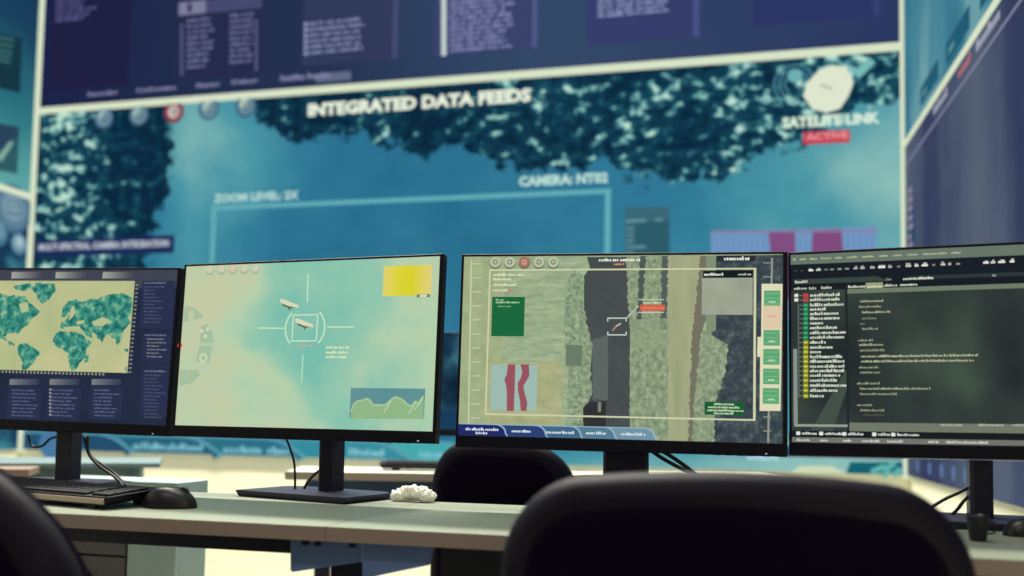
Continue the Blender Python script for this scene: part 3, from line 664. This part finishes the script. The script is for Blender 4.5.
def draw4(c):       # code editor
    def bg(nt, uv): return n_ramp(nt, n_noise(nt, uv, 4, 2, sx=1.5, sy=1.2, off=.6), [(.3, (36, 42, 44)), (.5, (50, 60, 57)), (.7, (66, 82, 70))])
    c.grid(-G[0], G[0], -G[1], G[1], 4, 4, picture('editor_ground', bg))
    t = G[1]; 
    def brow(y): return c.ab(792, y)[1]
    c.rab(-G[0], G[0], brow(264.8), t, (104, 118, 106), 1)
    c.rab(-G[0], G[0], brow(286), brow(264.8), (26, 32, 40), 1)
    aL = c.ab(848, 330)[0]
    c.polyab([(-G[0]+.005, brow(284.5)), (-G[0]+.17, brow(284.5)), (-G[0]+.15, brow(279.5)), (-G[0]+.005, brow(279.5))], (58, 70, 66), 2)
    c.rab(-G[0]+.20, -G[0]+.40, brow(284), brow(280.5), (46, 58, 56), 2)
    c.rab(aL, G[0], brow(295.5), brow(291), (110, 124, 104), 3); c.rab(-G[0], G[0], brow(291), brow(286), (24, 30, 36), 2)
    # menu words, toolbar marks
    R = random.Random(8)
    x = 793
    for k, w in enumerate((5, 8, 9, 12, 10, 13, 15, 12, 12, 14, 26, 12)):
        y = 259.8-(x-793)*.043; c.words(x, y, x+w-3, .0042, (176, 188, 150), 3, seed=80+k, y1=y-w*.043, gap=0, wl=(20, 20)); x += w+2
    for x, w, b in ((794, 4, 0), (800, 4, 0), (808.5, 6, 1), (816, 6, .8), (824, 5, .3), (830, 5, .4), (837.5, 5, .5), (845, 5, .5), (853.5, 5, .7), (860, 6, .7), (870, 6, .7), (878, 9, 1), (888, 5, .7), (897, 4, .4), (905.5, 7, .8), (914.5, 5, .9), (921.5, 8, 1), (932, 4, .4), (940.5, 6, .8), (948, 4, .7), (956, 5, .5), (983, 7, 1), (990.5, 6, .9), (998, 9, 1), (1009.5, 6, 1)):
        y = 270.5-(x-793)*.044; g = 60+170*b; a, bb = c.ab(x, y); a1 = c.ab(x+w, y)[0]
        a1 = a+(a1-a)*.8; c.rab(a, a1, bb-.003, bb+.0005, (g, g, g*.95), 3)
        if b > .6: q1, q2, q3 = R.uniform(0, .4), R.uniform(.0, .4), R.uniform(.002, .0045); c.rab(a+(a1-a)*q1, a1-(a1-a)*q2, bb+.000, bb+q3, (g*.85, g*.85, g*.8), 3)
    for x0, x1, y, w in ((795, 807, 282.3, 1), (903, 932, 279, 1), (886, 890, 279.5, .6), (992, 996, 275.5, .7), (794, 806, 288.8, .9), (809, 816, 288.6, .9), (821, 832, 288, .9), (848, 864, 287, 1), (884, 897, 285.7, .9), (900, 917, 285, 1)):
        c.words(x0, y, x1, .0052, (210*w, 216*w, 196*w), 4, seed=int(x0), gap=.05)
    a0, b1 = c.ab(865.5, 284); a1, b0 = c.ab(883, 289.5); c.rab(a0, a1, brow(291), brow(285.5), (150, 160, 124), 4); c.words(867, 287, 882, .004, (214, 218, 180), 5, seed=3, gap=0)
    # tree list
    c.rab(aL-.004, aL, brow(435), brow(286), (34, 40, 44), 3)
    c.polyab([(-G[0]+.03, brow(433)), (aL-.03, brow(433)), (aL-.004, brow(390)), (aL-.004, brow(370))], (66, 80, 70), 2)
    x0s = [(295.5, 840), (300, 839), (305.3, 844), (309.5, 826), (314, 839), (318.7, 839), (323.3, 823), (328, 836), (333, 845), (337.6, 843), (342.5, 826), (347.5, 831), (352, 820), (357, 842), (361.5, 844), (366.5, 844), (371, 844), (375.5, 840), (380.5, 837), (385.5, 845), (390.5, 836), (396, 824)]
    for i, (y, x1) in enumerate(x0s):
        cc = (180, 72, 70) if i < 2 else (36, 132, 88) if i < 10 else (150, 156, 44)
        a, b = c.ab(806, y); c.rab(a-.005, a+.004, b-.0038, b+.0038, cc, 4)
        if i > 1: c.rab(a-.003, a+.002, b-.001, b+.0012, (90, 190, 140) if i < 10 else (220, 222, 90), 5)
        c.words(810, y, x1, .0062, (206, 214, 196), 4, seed=200+i, gap=.08)
        c.rab(a-.012, a-.006, b-.0006, b+.0006, (130, 138, 134), 3)
    for y in (295.5, 300): a, b = c.ab(796, y); c.rab(a-.003, a+.004, b-.003, b+.003, (220, 226, 214), 4)
    a, _ = c.ab(799, 330); c.rab(a-.002, a, brow(398), brow(304), (96, 106, 104), 3)
    a, _ = c.ab(795.3, 400); c.rab(a-.003, a+.004, brow(424), brow(349), (136, 144, 138), 3)
    c.rab(-G[0]+.004, aL-.003, brow(426.5), brow(424), (150, 156, 144), 3)
    # code
    for i, (y, xa, xb, k) in enumerate(((301.5, 860, 883, 1), (307, 859, 880, .9), (312.5, 862, 890, 1), (318.5, 862, 876, .8), (324, 860, 864, .7), (329, 862, 877, .9), (340.5, 858, 872, .9), (345, 859, 883, 1), (350.5, 860, 883, .9), (356.5, 861, 978, 1.1), (361.5, 861, 974, 1.1), (367.5, 859, 878, .9), (372.5, 860, 880, .9), (383.5, 857, 879, .9), (388.7, 860, 930, 1), (394, 860, 896, .9), (405, 857, 872, .9), (410.3, 860, 884, .9), (415, 863, 883, .5))):
        c.words(xa, y, xb, .0045, (min(190, 164*k), min(190, 168*k), 138*k), 3, seed=300+i, gap=.1)
    # foot bars
    c.rab(aL, G[0], brow(430.5), brow(422), (112, 120, 104), 3)
    for x0, x1 in ((940, 962), (978, 1004), (1012, 1030)): c.words(x0, 425, x1, .004, (178, 184, 160), 4, seed=int(x0), gap=.05)
    c.rab(-G[0], G[0], brow(436.5), brow(428.5), (26, 32, 36), 2) if False else c.rab(-G[0], G[0], brow(437), brow(430.5), (24, 30, 34), 4)
    for k, (x0, x1) in enumerate(((802, 816), (825, 841), (848, 862), (878, 889), (897, 919))):
        y = 433.3+(x0-795)*.014; c.words(x0, y, x1, .0052, (206, 212, 204), 6, seed=400+k, gap=.05); a, b = c.ab(x0-3.5, y); c.rab(a-.004, a+.003, b-.003, b+.0035, (224, 228, 218), 6)
    c.rab(-G[0], G[0], -G[1], brow(437), (112, 116, 108), 4)
    for k, (x0, x1) in enumerate(((797, 810), (820, 828), (843, 850), (862, 878), (887, 902), (928, 938), (946, 988))):
        c.words(x0, 440+(x0-795)*.014, x1, .0045, (206, 210, 196), 5, seed=500+k, gap=.05)

m1 = monitor((-.9015*1.02, 1.7447*1.02, .1317*1.02, -.2035, -.0408, -.0164), 'monitor with a world map on screen, leftmost of the desk monitors', .042, draw1, sr_=.009, back=.075, colx=-.006)
m2 = monitor((-.3815, 1.6114, .1309, -.3139, -.0474, -.002), 'monitor with a pale green sky and a yellow tile on screen', .042, draw2, sr_=.008, back=.10, colx=.021, brot=-.2, base=(.30, .19))
m3 = monitor((.1727, 1.4637, .1241, -.1702, -.0326, -.0057), 'monitor showing an aerial river view with red and green captions', .088, draw3, sr_=.0085, back=.08, colx=.016)
m4 = monitor((.7011, 1.3516, .1267, -.3154, -.0524, .0071), 'monitor with dark code editor windows, rightmost on the desk', .038, draw4, back=.08, silver=True, colx=.022)

# ================================================================ DESKS (front row)
YF, YK = 1.138*S, 1.545*S
XJ = on_z(323, 527, DESK).x
laminate = mat('grey_green_laminate', (136, 144, 126), .45, spec=.4, var=.03, vscale=5)
edging = mat('brown_grey_edging', (146, 130, 118), .6, var=.04)
steel = mat('dark_blue_steel', (24, 26, 46), .5, metal=.2)
blue_steel = mat('blue_grey_steel', (96, 120, 168), .5, metal=.1)
def desk(name, x0, x1, label, tray=None, y0=YF, y1=YK, z=DESK, t=.0235):
    root = empty(name, Vector(((x0+x1)/2, (y0+y1)/2, 0)), 0, label, 'desk')
    T = Matrix.Translation(-root.location)
    def part(n, bm, m): 
        bmesh.ops.transform(bm, matrix=T, verts=bm.verts); return mesh(n, bm, m, root)
    part('worktop', BX(x0, x1, y0+.0012, y1, z-t, z, bev=.001), laminate)
    bm = bmesh.new(); box(bm, x0, x1, y0, y0+.0012, z-t, z-.001)
    part('edge_band', bm, edging)
    if not tray: bm = BX(x0+.02, x1-.02, y0+.05, y0+.09, z-t-.03, z-t); part('front_rail', bm, steel)
    bm = BX(x0+.02, x1-.02, y1-.05, y1-.02, z-t-.03, z-t); part('rear_rail', bm, steel)
    return root, part
dA, partA = desk('desk', -2.35, XJ-.0005, 'left desk worktop under the keyboard and the two left monitors')
dB, partB = desk('desk', XJ+.0005, .94, 'right desk behind the big black chair, carrying two monitors', tray=True)
for part, xs in ((partA, (-2.3,)), (partB, (.88,))):
    for x in xs:
        for y in (YF+.06, YK-.08):
            part('leg', BX(x, x+.04, y, y+.04, 0, DESK-.053, bev=.003), steel)
part = partA
part('leg', BX(-.98, -.94, YK-.06, YK-.02, 0, DESK-.053, bev=.003), steel) if False else None
# cable tray plates under the joint, folded sheet steel hanging from the worktop
zt = DESK-.0235
YP = YF+.035
def plate(part, name, pts, y, m, th=.004):
    P = [on_y(px, py, y) for px, py in pts]; P = [(p.x, min(p.z, zt-.001)) for p in P]
    bm = bmesh.new(); prism(bm, P, 'y', y, y+th); return part(name, bm, m)
plate(partB, 'cable_tray', [(290.5, 540), (290.5, 570), (292.5, 572), (361.5, 562), (361.5, 540)], YP, blue_steel)
plate(partB, 'cable_tray', [(363, 540), (362, 590), (372, 577), (395, 572), (430, 565), (434, 540)], YP-.012, blue_steel)
for px in (306, 318.5, 353):
    bm = bmesh.new(); P = on_y(px, 544, YP); box(bm, P.x-.005, P.x+.005, YP-.006, YP+.01, zt-.012, zt-.0005)
    partB('clip', bm, steel)
P0 = on_y(441, 560, YP+.05).x
partB('modesty_panel', BX(P0, .9, YP+.05, YP+.065, .53, zt-.001, bev=.002), mat('dark_panel', (26, 24, 40), .6, var=.05))
plate(partB, 'brace', [(330, 567), (361, 560), (368, 600), (352, 600)], YP+.02, steel)
plate(partB, 'brace', [(384, 574), (416, 566), (440, 561), (420, 561)], YP+.03, steel) if False else None
bm = bmesh.new(); P = on_y(345, 575, YP+.15); box(bm, P.x-.02, P.x+.02, YP+.13, YP+.17, .0, zt-.001, bev=.003); partB('leg', bm, steel)

# ---------------------------------------------------------------- cables
cab = mat('black_cable', (12, 12, 20), .5)
def cable(pts, label, r=.0032):
    bm = bmesh.new(); P = [on_y(x, y, Y) for x, y, Y in pts]
    tube(bm, P, r); o = mesh('cable', bm, cab, None, smooth='all'); tag(o, label, 'cable', None); return o
Y1 = m1[0].location.y
cable([(88, 436, Y1-.012), (88, 452, Y1-.012), (97, 464, Y1-.012), (112, 475, Y1-.012), (120, 482, Y1-.03), (123, 487, Y1-.05)], 'lower black cable drooping behind the world map monitor', .0034)
cable([(84, 436, Y1), (90, 455, Y1), (104, 466, Y1+.01), (116, 475, Y1+.02), (124, 483, Y1-.005), (130, 488, Y1-.04)], 'upper black cable running beside the first one to the desk', .0034)
cable([(28, 434, Y1), (32, 446, Y1), (42, 446, Y1), (50, 439, Y1), (60, 436, Y1)], 'black cable loop hanging left of the world map monitor stand', .003)
Y2 = m2[0].location.y
cable([(285, 436, Y2), (290, 448, Y2), (294, 462, Y2), (295, 476, Y2), (295, 489, Y2)], 'thin black cable hanging left of the pale green monitor stand', .0026)
cable([(320, 470, Y2+.01), (313, 476, Y2+.02), (307, 483, Y2+.01), (303, 492, Y2)], 'short black cable curling out from the pale green monitor stand', .003)
Y3 = m3[0].location.y
cable([(648, 448, Y3), (662, 458, Y3), (680, 468, Y3+.02), (690, 473, Y3+.04), (697, 482, Y3+.03)], 'lower black cable right of the aerial view monitor stand', .004)
cable([(656, 448, Y3-.015), (669, 455, Y3-.015), (685, 466, Y3-.01), (694, 473, Y3-.01), (704, 482, Y3-.01)], 'upper black cable right of the aerial view monitor stand', .004)
Y4 = m4[0].location.y
cable([(970, 486, Y4), (960, 492, Y4+.01), (945, 499, Y4+.02), (930, 508, Y4+.01)], 'upper black cable left of the code editor monitor stand', .0032)
cable([(970, 494, Y4), (963, 502, Y4+.0), (957, 510, Y4+.01), (950, 516, Y4+.01)], 'lower black cable left of the code editor monitor stand', .0032)

# ================================================================ KEYBOARD AND MOUSE
kbd = mat('black_keyboard_plastic', (18, 15, 24), .5, spec=.3); keym = mat('black_keys', (13, 11, 19), .6, spec=.25)
def keyboard(loc, rz, label, w=.43, d=.13, silver=True, tilt=.075):
    root = empty('keyboard', loc, rz, label, 'keyboard')
    M = Matrix.Translation((0, 0, .007)) @ Matrix.Rotation(tilt, 4, 'X')
    bm = bmesh.new(); prism(bm, [(-w, .0), (0, .0), (.006, .006), (.012, .016), (-w-.012, .016), (-w-.006, .006)], 'y', 0, d, M=M@Matrix.Translation((0, 0, 0))); mesh('case', bm, kbd, root)
    if silver: mesh('front_edge', BX(-w+.002, .002, -.004, -.0002, .003, .013, bev=.001, M=M), mat('brushed_front_strip', (170, 152, 140), .4, metal=.5), root)
    rows = [(0, 15), (.2, 15), (.4, 15), (.6, 15), (.8, 12)]
    R = [15, 15, 14, 13, 12, 9]
    kw = (w*.74)/15; n = 0; kd = (d-.016)/6
    for r in range(6):
        y0 = .006+kd*r
        for i in range(15 if r else 10):
            ww = kw; x0 = -w+.006+kw*i
            if r == 0:
                wd = [1.3, 1.2, 1.2, 5, 1.2, 1.2, 1.2, 1.2, 1, .5]; x0 = -w+.006+kw*sum(wd[:i]); ww = kw*wd[i]
            mesh('key', BX(x0+.001, x0+ww-.001, y0, y0+kd-.002, .0155, .0205, bev=.0012, M=M, seg=1), keym, root) if n < 78 else None
            n += 1
    bm = bmesh.new()
    for r in range(5):
        for i in range(7):
            if i == 3: continue
            x0 = -w*.245+i*kw*.74; y0 = .006+kd*r; box(bm, x0+.001, x0+kw*.72-.001, y0, y0+kd-.002, .0155, .0205, bev=.001, M=M, seg=1)
    tag(mesh('keypad', bm, keym, root), kind='stuff')
    for x in (-w+.04, -.04):
        mesh('foot', BX(x-.012, x+.012, d-.02, d-.012, -.0, .014+d*tilt, bev=.001), kbd, root)
        mesh('foot', BX(x-.01, x+.01, .004, .012, -.0, .0075), kbd, root)
    return root
kc = on_z(104, 510, DESK); kb2 = on_z(32, 503.5, DESK)
kr = math.atan2(kc.y-kb2.y, kc.x-kb2.x)
keyboard(Vector((kc.x, kc.y, DESK)), kr, 'black keyboard with a silver front strip, on the left desk', w=.42, d=.125)
mc = on_z(166, 508, DESK)+Vector((0, .012, 0))
root = empty('mouse', Vector((mc.x, mc.y, DESK)), .1, 'black computer mouse beside the keyboard on the left desk', 'mouse')
def mouse_parts(root, sc=1):
    bm = bmesh.new(); n, m = 14, 28; rings = []
    def prof(u, t):   # u 0..1 bottom->top, t angle
        a = .049*sc; b = .031*sc
        k = math.cos(u*math.pi/2)**.55 if u < 1 else 0
        x = a*k*math.cos(t)*(1+.0*math.sin(t)); y = b*k*math.sin(t)*(1-.12*math.cos(t))
        z = .036*sc*math.sin(u*math.pi/2)*(1-.22*((x/a)+.15)**2)
        return (x, y, max(z, 0))
    for j in range(n): rings.append([bm.verts.new(prof(j/n, 2*math.pi*i/m)) for i in range(m)])
    top = bm.verts.new(prof(1, 0))
    for u, v in zip(rings, rings[1:]):
        for i in range(m): bm.faces.new((u[i], u[(i+1) % m], v[(i+1) % m], v[i]))
    for i in range(m): bm.faces.new((rings[-1][i], rings[-1][(i+1) % m], top))
    bm.faces.new(rings[0][::-1]); mesh('shell', bm, mat('mouse_plastic', (22, 15, 22), .4, spec=.45), root, smooth='all')
    bm = bmesh.new(); lathe(bm, [(.010*sc, -.003*sc), (.0115*sc, 0), (.010*sc, .003*sc)], 16, M=Matrix.Translation((.024*sc, 0, .0255*sc))@Matrix.Rotation(math.pi/2, 4, 'X')); mesh('scroll_wheel', bm, mat('wheel_rubber', (46, 40, 50), .5), root)
mouse_parts(root, 1.06)
mr = on_z(1028, 536, DESK)
root = empty('mouse', Vector((mr.x+.0, mr.y, DESK)), .3, 'dark mouse at the right end of the desk, cut by the picture edge', 'mouse'); mouse_parts(root, .8)
# small dark cup by the code monitor
cp_ = on_z(978, 541, DESK)
root = empty('cup', Vector((cp_.x, cp_.y, DESK)), 0, 'small black tapered cup in front of the code editor monitor stand', 'cup')
bm = bmesh.new(); lathe(bm, [(.0105, 0), (.012, .002), (.0165, .038), (.0165, .040), (.015, .040), (.011, .006), (.001, .005)], 28); mesh('body', bm, mat('black_glazed_cup', (22, 20, 30), .35), root, smooth='all')
bm = bmesh.new(); tube(bm, [(.013, 0, .031), (.024, 0, .028), (.023, 0, .014), (.0125, 0, .012)], .0016, 8); mesh('handle', bm, mat('black_glazed_cup', (22, 20, 30)), root, smooth='all')

# crumpled tissue at the back edge of the desk
bm = bmesh.new(); 
P = on_y(413, 502.5, YK-.02)
for k in range(5):
    r = bmesh.ops.create_icosphere(bm, subdivisions=4, radius=.019, matrix=Matrix.Translation(((k-2)*.0155, random.uniform(-.004, .004), .010+[0, .006, .008, .007, .001][k]))@Matrix.Diagonal((.92, .8, .75, 1)))
for v in bm.verts:
    d = noise.fractal(v.co*90, .6, 2, 4); v.co += v.co.normalized()*d*.005; v.co.z = max(v.co.z, .0)
o = mesh('crumpled_tissue', bm, mat('white_tissue', (252, 250, 236), .9), None, loc=(P.x, P.y, DESK+.0005)); tag(o, 'crumpled white tissue on the back edge of the desk by the middle chair', 'tissue')

# ================================================================ CHAIRS
fabric = mat('black_chair_fabric', (13, 7, 24), .95, spec=.04, bump=.3, bscale=900)
rimm = mat('black_chair_rim', (15, 10, 26), .55, spec=.15)
cplas = mat('black_chair_plastic', (18, 15, 26), .5)
def chair(loc, rz, label, w=.5, h=.5, top=.9, rad=.13, bulge=.02, arms=True, rim=True, crown=.012):
    """office chair; backrest seen from behind; local -Y is the back side, +Y the way it faces"""
    root = empty('office_chair', Vector((loc[0], loc[1], 0)), rz, label, 'chair')
    def outline(w, h, r, n=10, crown=crown):
        P = []
        for cx, cy, s0 in ((w/2-r, h/2-r, 0), (-w/2+r, h/2-r, 90), (-w/2+r*.7, -h/2+r*.7, 180), (w/2-r*.7, -h/2+r*.7, 270)):
            rr = r if s0 < 180 else r*.7
            for k in range(n+1):
                t = math.radians(s0+90*k/n); P.append((cx+rr*math.cos(t), cy+rr*math.sin(t)))
            if s0 == 0:
                for k in range(1, 6): P.append((w/2-r-(w-2*r)*k/6, h/2))
        return [(x, z+crown*(1-(2*x/w)**2)*(1 if z > 0 else 0)) for x, z in P]
    def shell(bm, layers):
        rings = []
        for (s, yy) in layers:
            pts = outline(w-2*s, h-2*s, max(rad-s, .02))
            rings.append([bm.verts.new((x, yy+.055*(2*x/w)**2+.10*(z/h)**2*0, top-h/2-.012+z)) for x, z in pts])
        for u, v in zip(rings, rings[1:]):
            for k in range(len(u)): bm.faces.new((u[k], u[(k+1) % len(u)], v[(k+1) % len(u)], v[k]))
        for r in (rings[0], rings[-1]):
            c0 = sum((v.co for v in r), Vector())/len(r); c0.y = min(v.co.y for v in r) if r is rings[0] else c0.y-.02
            cv = bm.verts.new(c0)
            for k in range(len(r)): bm.faces.new((r[k], r[(k+1) % len(r)], cv))
    bm = bmesh.new(); shell(bm, [(.03, -.028), (.012, -.024), (.002, -.010), (0, .004), (.004, .014)]); mesh('back_shell', bm, rimm if rim else cplas, root, smooth=50)
    bm = bmesh.new(); shell(bm, [(.10, -.032), (.055, -.0315), (.040, -.030), (.034, -.026), (.036, -.01)]); mesh('back_cover', bm, fabric, root, smooth=50)
    bm = bmesh.new(); shell(bm, [(.008, .012), (.006, .03), (.02, .048), (.05, .056)]); mesh('backrest', bm, fabric, root, smooth=50)
    bm = bmesh.new(); box(bm, -w*.48, w*.48, .06, .40, .42, .50, bev=.03, seg=4); mesh('seat', bm, fabric, root, smooth=50)
    bm = bmesh.new(); box(bm, -.035, .035, -.045, -.015, .36, .62, bev=.006); box(bm, -.035, .035, -.045, .3, .36, .40, bev=.006); mesh('back_support', bm, cplas, root)
    bm = bmesh.new(); lathe(bm, [(.028, .09), (.028, .25), (.018, .25), (.018, .42)], 20, M=Matrix.Translation((0, .3, 0))); mesh('gas_column', bm, chrome, root, smooth=40)
    for k in range(5):
        a = 2*math.pi*k/5+.3; M = Matrix.Translation((0, .3, 0))@Matrix.Rotation(a, 4, 'Z')
        mesh('base_arm', BX(.0, .28, -.022, .022, .07, .105, bev=.008, M=M), cplas, root)
        bm = bmesh.new(); lathe(bm, [(.02, -.022), (.028, -.018), (.028, .018), (.02, .022)], 16, M=M@Matrix.Translation((.27, 0, .0285))@Matrix.Rotation(math.pi/2, 4, 'X')); box(bm, .255, .285, -.006, .006, .03, .075, M=M); mesh('caster', bm, cplas, root)
    if arms:
        for s in (-1, 1):
            x = s*w*.5
            bm = bmesh.new(); box(bm, x-.035, x+.035, .1, .36, .645, .675, bev=.012, seg=3); box(bm, x-.014, x+.014, .2, .25, .44, .65, bev=.004); box(bm, min(x, x-s*.06), max(x, x-s*.06), .2, .25, .425, .45); mesh('armrest', bm, cplas, root, smooth=50)
    return root
# big chair in front, pushed to the right desk
P = sv(.213, .86, 0)
chair((P.x, P.y), 0.06, 'large black office chair nearest the camera, its back filling the lower right', w=.535, top=.846, h=.52, rad=.10, crown=.026, arms=False)
P = sv(-.656, .88, 0)
chair((P.x, P.y), .12, 'black office chair at the lower left corner, only its right shoulder showing', w=.56, top=.892, h=.56, rad=.25, arms=False)
P = sv(-.035, 2.02, 0)
chair((P.x, P.y), -.15, 'black office chair behind the front desk, between the two middle monitors', w=.41, top=.857, h=.46, rad=.12, arms=False)

# ================================================================ SECOND ROW
paleS = mat('pale_teal_panel', (108, 128, 132), .6, var=.03); greyd = mat('grey_brown_panel', (92, 88, 92), .6, var=.04)
# desk behind, right of the aisle
a = on_z(285, 471.3, DESK); b = on_z(431, 473.3, DESK)
rz = math.atan2(b.y-a.y, b.x-a.x)
root = empty('desk', Vector((a.x, a.y, 0)), rz, 'second row desk with a dark blue panel, behind the middle chair', 'desk')
mesh('worktop', BX(0, 1.62, .0012, .3, DESK-.026, DESK, bev=.002), mat('bright_laminate', (214, 216, 196), .5), root)
mesh('edge_band', BX(0, 1.62, 0, .0012, DESK-.026, DESK-.001), mat('beige_edging', (166, 152, 134), .6), root)
mesh('modesty_panel', BX(.06, 1.5, .05, .07, .45, DESK-.026, bev=.002), mat('slate_blue_panel', (56, 74, 108), .6, var=.06), root)
for x in (.08, 1.46): mesh('leg', BX(x, x+.05, .12, .17, 0, DESK-.026, bev=.003), steel, root)
P2 = root
# keyboard on it
k = on_z(436, 471, DESK)+Vector((.0, .01, 0))
keyboard(Vector((k.x+.13, k.y+.0, DESK)), rz, 'black keyboard on the second row desk beside the middle chair', w=.30, d=.10, silver=False, tilt=.05)
# monitor on it
def draw5(c):
    def bg(nt, uv): return n_ramp(nt, n_noise(nt, uv, 7, 3, off=.35), [(.35, (16, 36, 56)), (.5, (28, 62, 84)), (.62, (60, 110, 124)), (.72, (150, 178, 170))])
    c.grid(-G[0], G[0], -G[1], G[1], 2, 2, picture('dim_cloud_display', bg)); c.rab(-G[0], G[0], -G[1], -G[1]+.07, (24, 60, 92), 1)
P = on_y(508, 382, 2.72*S)
d = P-CAM; dd = Vector((d.x*math.cos(-PSI)+d.y*math.sin(-PSI)*1, 0, 0))
c_, s_ = math.cos(PSI), math.sin(PSI)
pose = ((d.x*c_-d.y*s_)/S, (d.x*s_+d.y*c_)/S, d.z/S, -.1, -.03, 0)
monitor(pose, 'dim blue monitor on the second row desk, seen between the two middle monitors', .05, draw5, back=.06, base=(.22, .12))
# pale desk, left of the aisle
a = on_z(160, 463, DESK)
root = empty('desk', Vector((a.x, a.y, 0)), 0.59, 'pale teal second row desk at the left, ending beside the aisle', 'desk')
mesh('worktop', BX(-2.2, 0, 0, .42, DESK-.016, DESK, bev=.002), paleS, root)
mesh('side_panel', BX(-.09, -.065, .03, .4, 0, DESK-.016, bev=.002), paleS, root)
mesh('side_panel', BX(-2.1, -2.075, .03, .4, 0, DESK-.016, bev=.002), paleS, root)
mesh('modesty_panel', BX(-2.075, -.09, .045, .06, .25, DESK-.016, bev=.001), paleS, root)
# pale cabinet with drawers in front of it
YC = 2.06
p0 = on_y(127, 545, YC); p1 = on_y(178, 483, YC); pl = on_y(40, 545, YC)
root = empty('drawer_cabinet', Vector((p0.x, YC, 0)), 0, 'pale teal cabinet with a grey brown drawer front, seen under the left desk', 'cabinet')
H = p1.z; w2 = p1.x-p0.x; w1 = p0.x-pl.x
tealp = mat('light_teal_cabinet', (166, 188, 186), .6, var=.03)
mesh('body', BX(-w1, w2, .02, .14, .02, H, bev=.002), tealp, root)
mesh('side_panel', BX(0.002, w2, 0, .0198, .02, H, bev=.002), tealp, root)
zd = on_y(100, 555, YC).z
for z0, z1 in ((zd+.003, H-.04), (zd-.26, zd-.003)):
    if z0 < .03: z0 = .03
    d = mesh('drawer', BX(-w1, -.003, -.004, .0195, z0, z1, bev=.002), greyd, root)
    hb = bmesh.new(); lathe(hb, [(.012, 0), (.014, .012), (.010, .018)], 16, M=Matrix.Translation((-w1*.42, -.004, (z1-.055)))@Matrix.Rotation(math.pi/2, 4, 'X')); mesh('knob', hb, steel, d)
# small wooden table far left
a = on_z(29, 469, .73)
root = empty('side_table', Vector((a.x, a.y, 0)), .55, 'small brown edged table at the far left behind the chair', 'table')
mesh('tabletop', BX(-.7, 0, 0, .2, .705, .73, bev=.003), mat('brown_grey_top', (140, 118, 104), .6, var=.05), root)
for x in (-.66, -.16):
    for y in (.02, .15): mesh('leg', BX(x, x+.035, y, y+.035, 0, .705, bev=.003), steel, root)

# ================================================================ LIGHT
def area(name, loc, rot, sx, sy, e, c):
    l = bpy.data.lights.new(name, 'AREA'); l.shape = 'RECTANGLE'; l.size = sx; l.size_y = sy; l.energy = e; l.color = c
    o = bpy.data.objects.new(name, l); o.location = loc; o.rotation_euler = rot; col.objects.link(o); return o
# unseen ceiling strips, added to brighten the lower wall, desks and camera-facing edges
def added_strip_light(x, y, sx, sy, e, c, n):
    root = empty('added_light', Vector((x, y, CEIL)), 0, n, 'added light')
    bm = bmesh.new(); box(bm, -sx/2-.03, sx/2+.03, -sy/2-.03, sy/2+.03, -.06, -.012, bev=.004); mesh('housing', bm, plastic, root)
    l = area('added_light_lamp', (x, y, CEIL-.065), (0, 0, 0), sx, sy, e, c); l.parent = root; l.location = (0, 0, -.065)
added_strip_light(-2.0, 4.0, 4.2, .3, 640, (1, .97, .84), 'long unseen strip light added above the second row to brighten the front wall')  # added strip, lifts the white lower wall to cream
added_strip_light(-.9, 1.75, 1.8, .3, 75, (1, .99, .9), 'unseen strip light added above the front desk to brighten its top')  # added strip, lifts the worktops
added_strip_light(-1.2, -1.9, 2.4, .3, 70, (1, .9, .9), 'unseen strip light added behind the camera as fill')  # added fill for faces turned to the camera
w = bpy.data.worlds.new('world'); bpy.context.scene.world = w; w.use_nodes = True
w.node_tree.nodes['Background'].inputs[0].default_value = (.10, .08, .2, 1); w.node_tree.nodes['Background'].inputs[1].default_value = .3

# ================================================================ CAMERA
cd = bpy.data.cameras.new('camera'); cam = bpy.data.objects.new('camera', cd); col.objects.link(cam)
cam.matrix_world = Matrix.Translation(CAM) @ Matrix((RT, UP, -FWD)).transposed().to_4x4()
cd.sensor_width = 36; cd.lens = F*36/1024; cd.shift_y = (PY-288)/1024; cd.clip_start = .05; cd.clip_end = 60
cd.dof.use_dof = True; cd.dof.focus_distance = 1.56*S; cd.dof.aperture_fstop = 1.9
sc = bpy.context.scene; sc.camera = cam
sc.view_settings.view_transform = 'Standard'; sc.view_settings.look = 'None'; sc.view_settings.exposure = 0; sc.view_settings.gamma = 1
sc.view_settings.use_curve_mapping = False
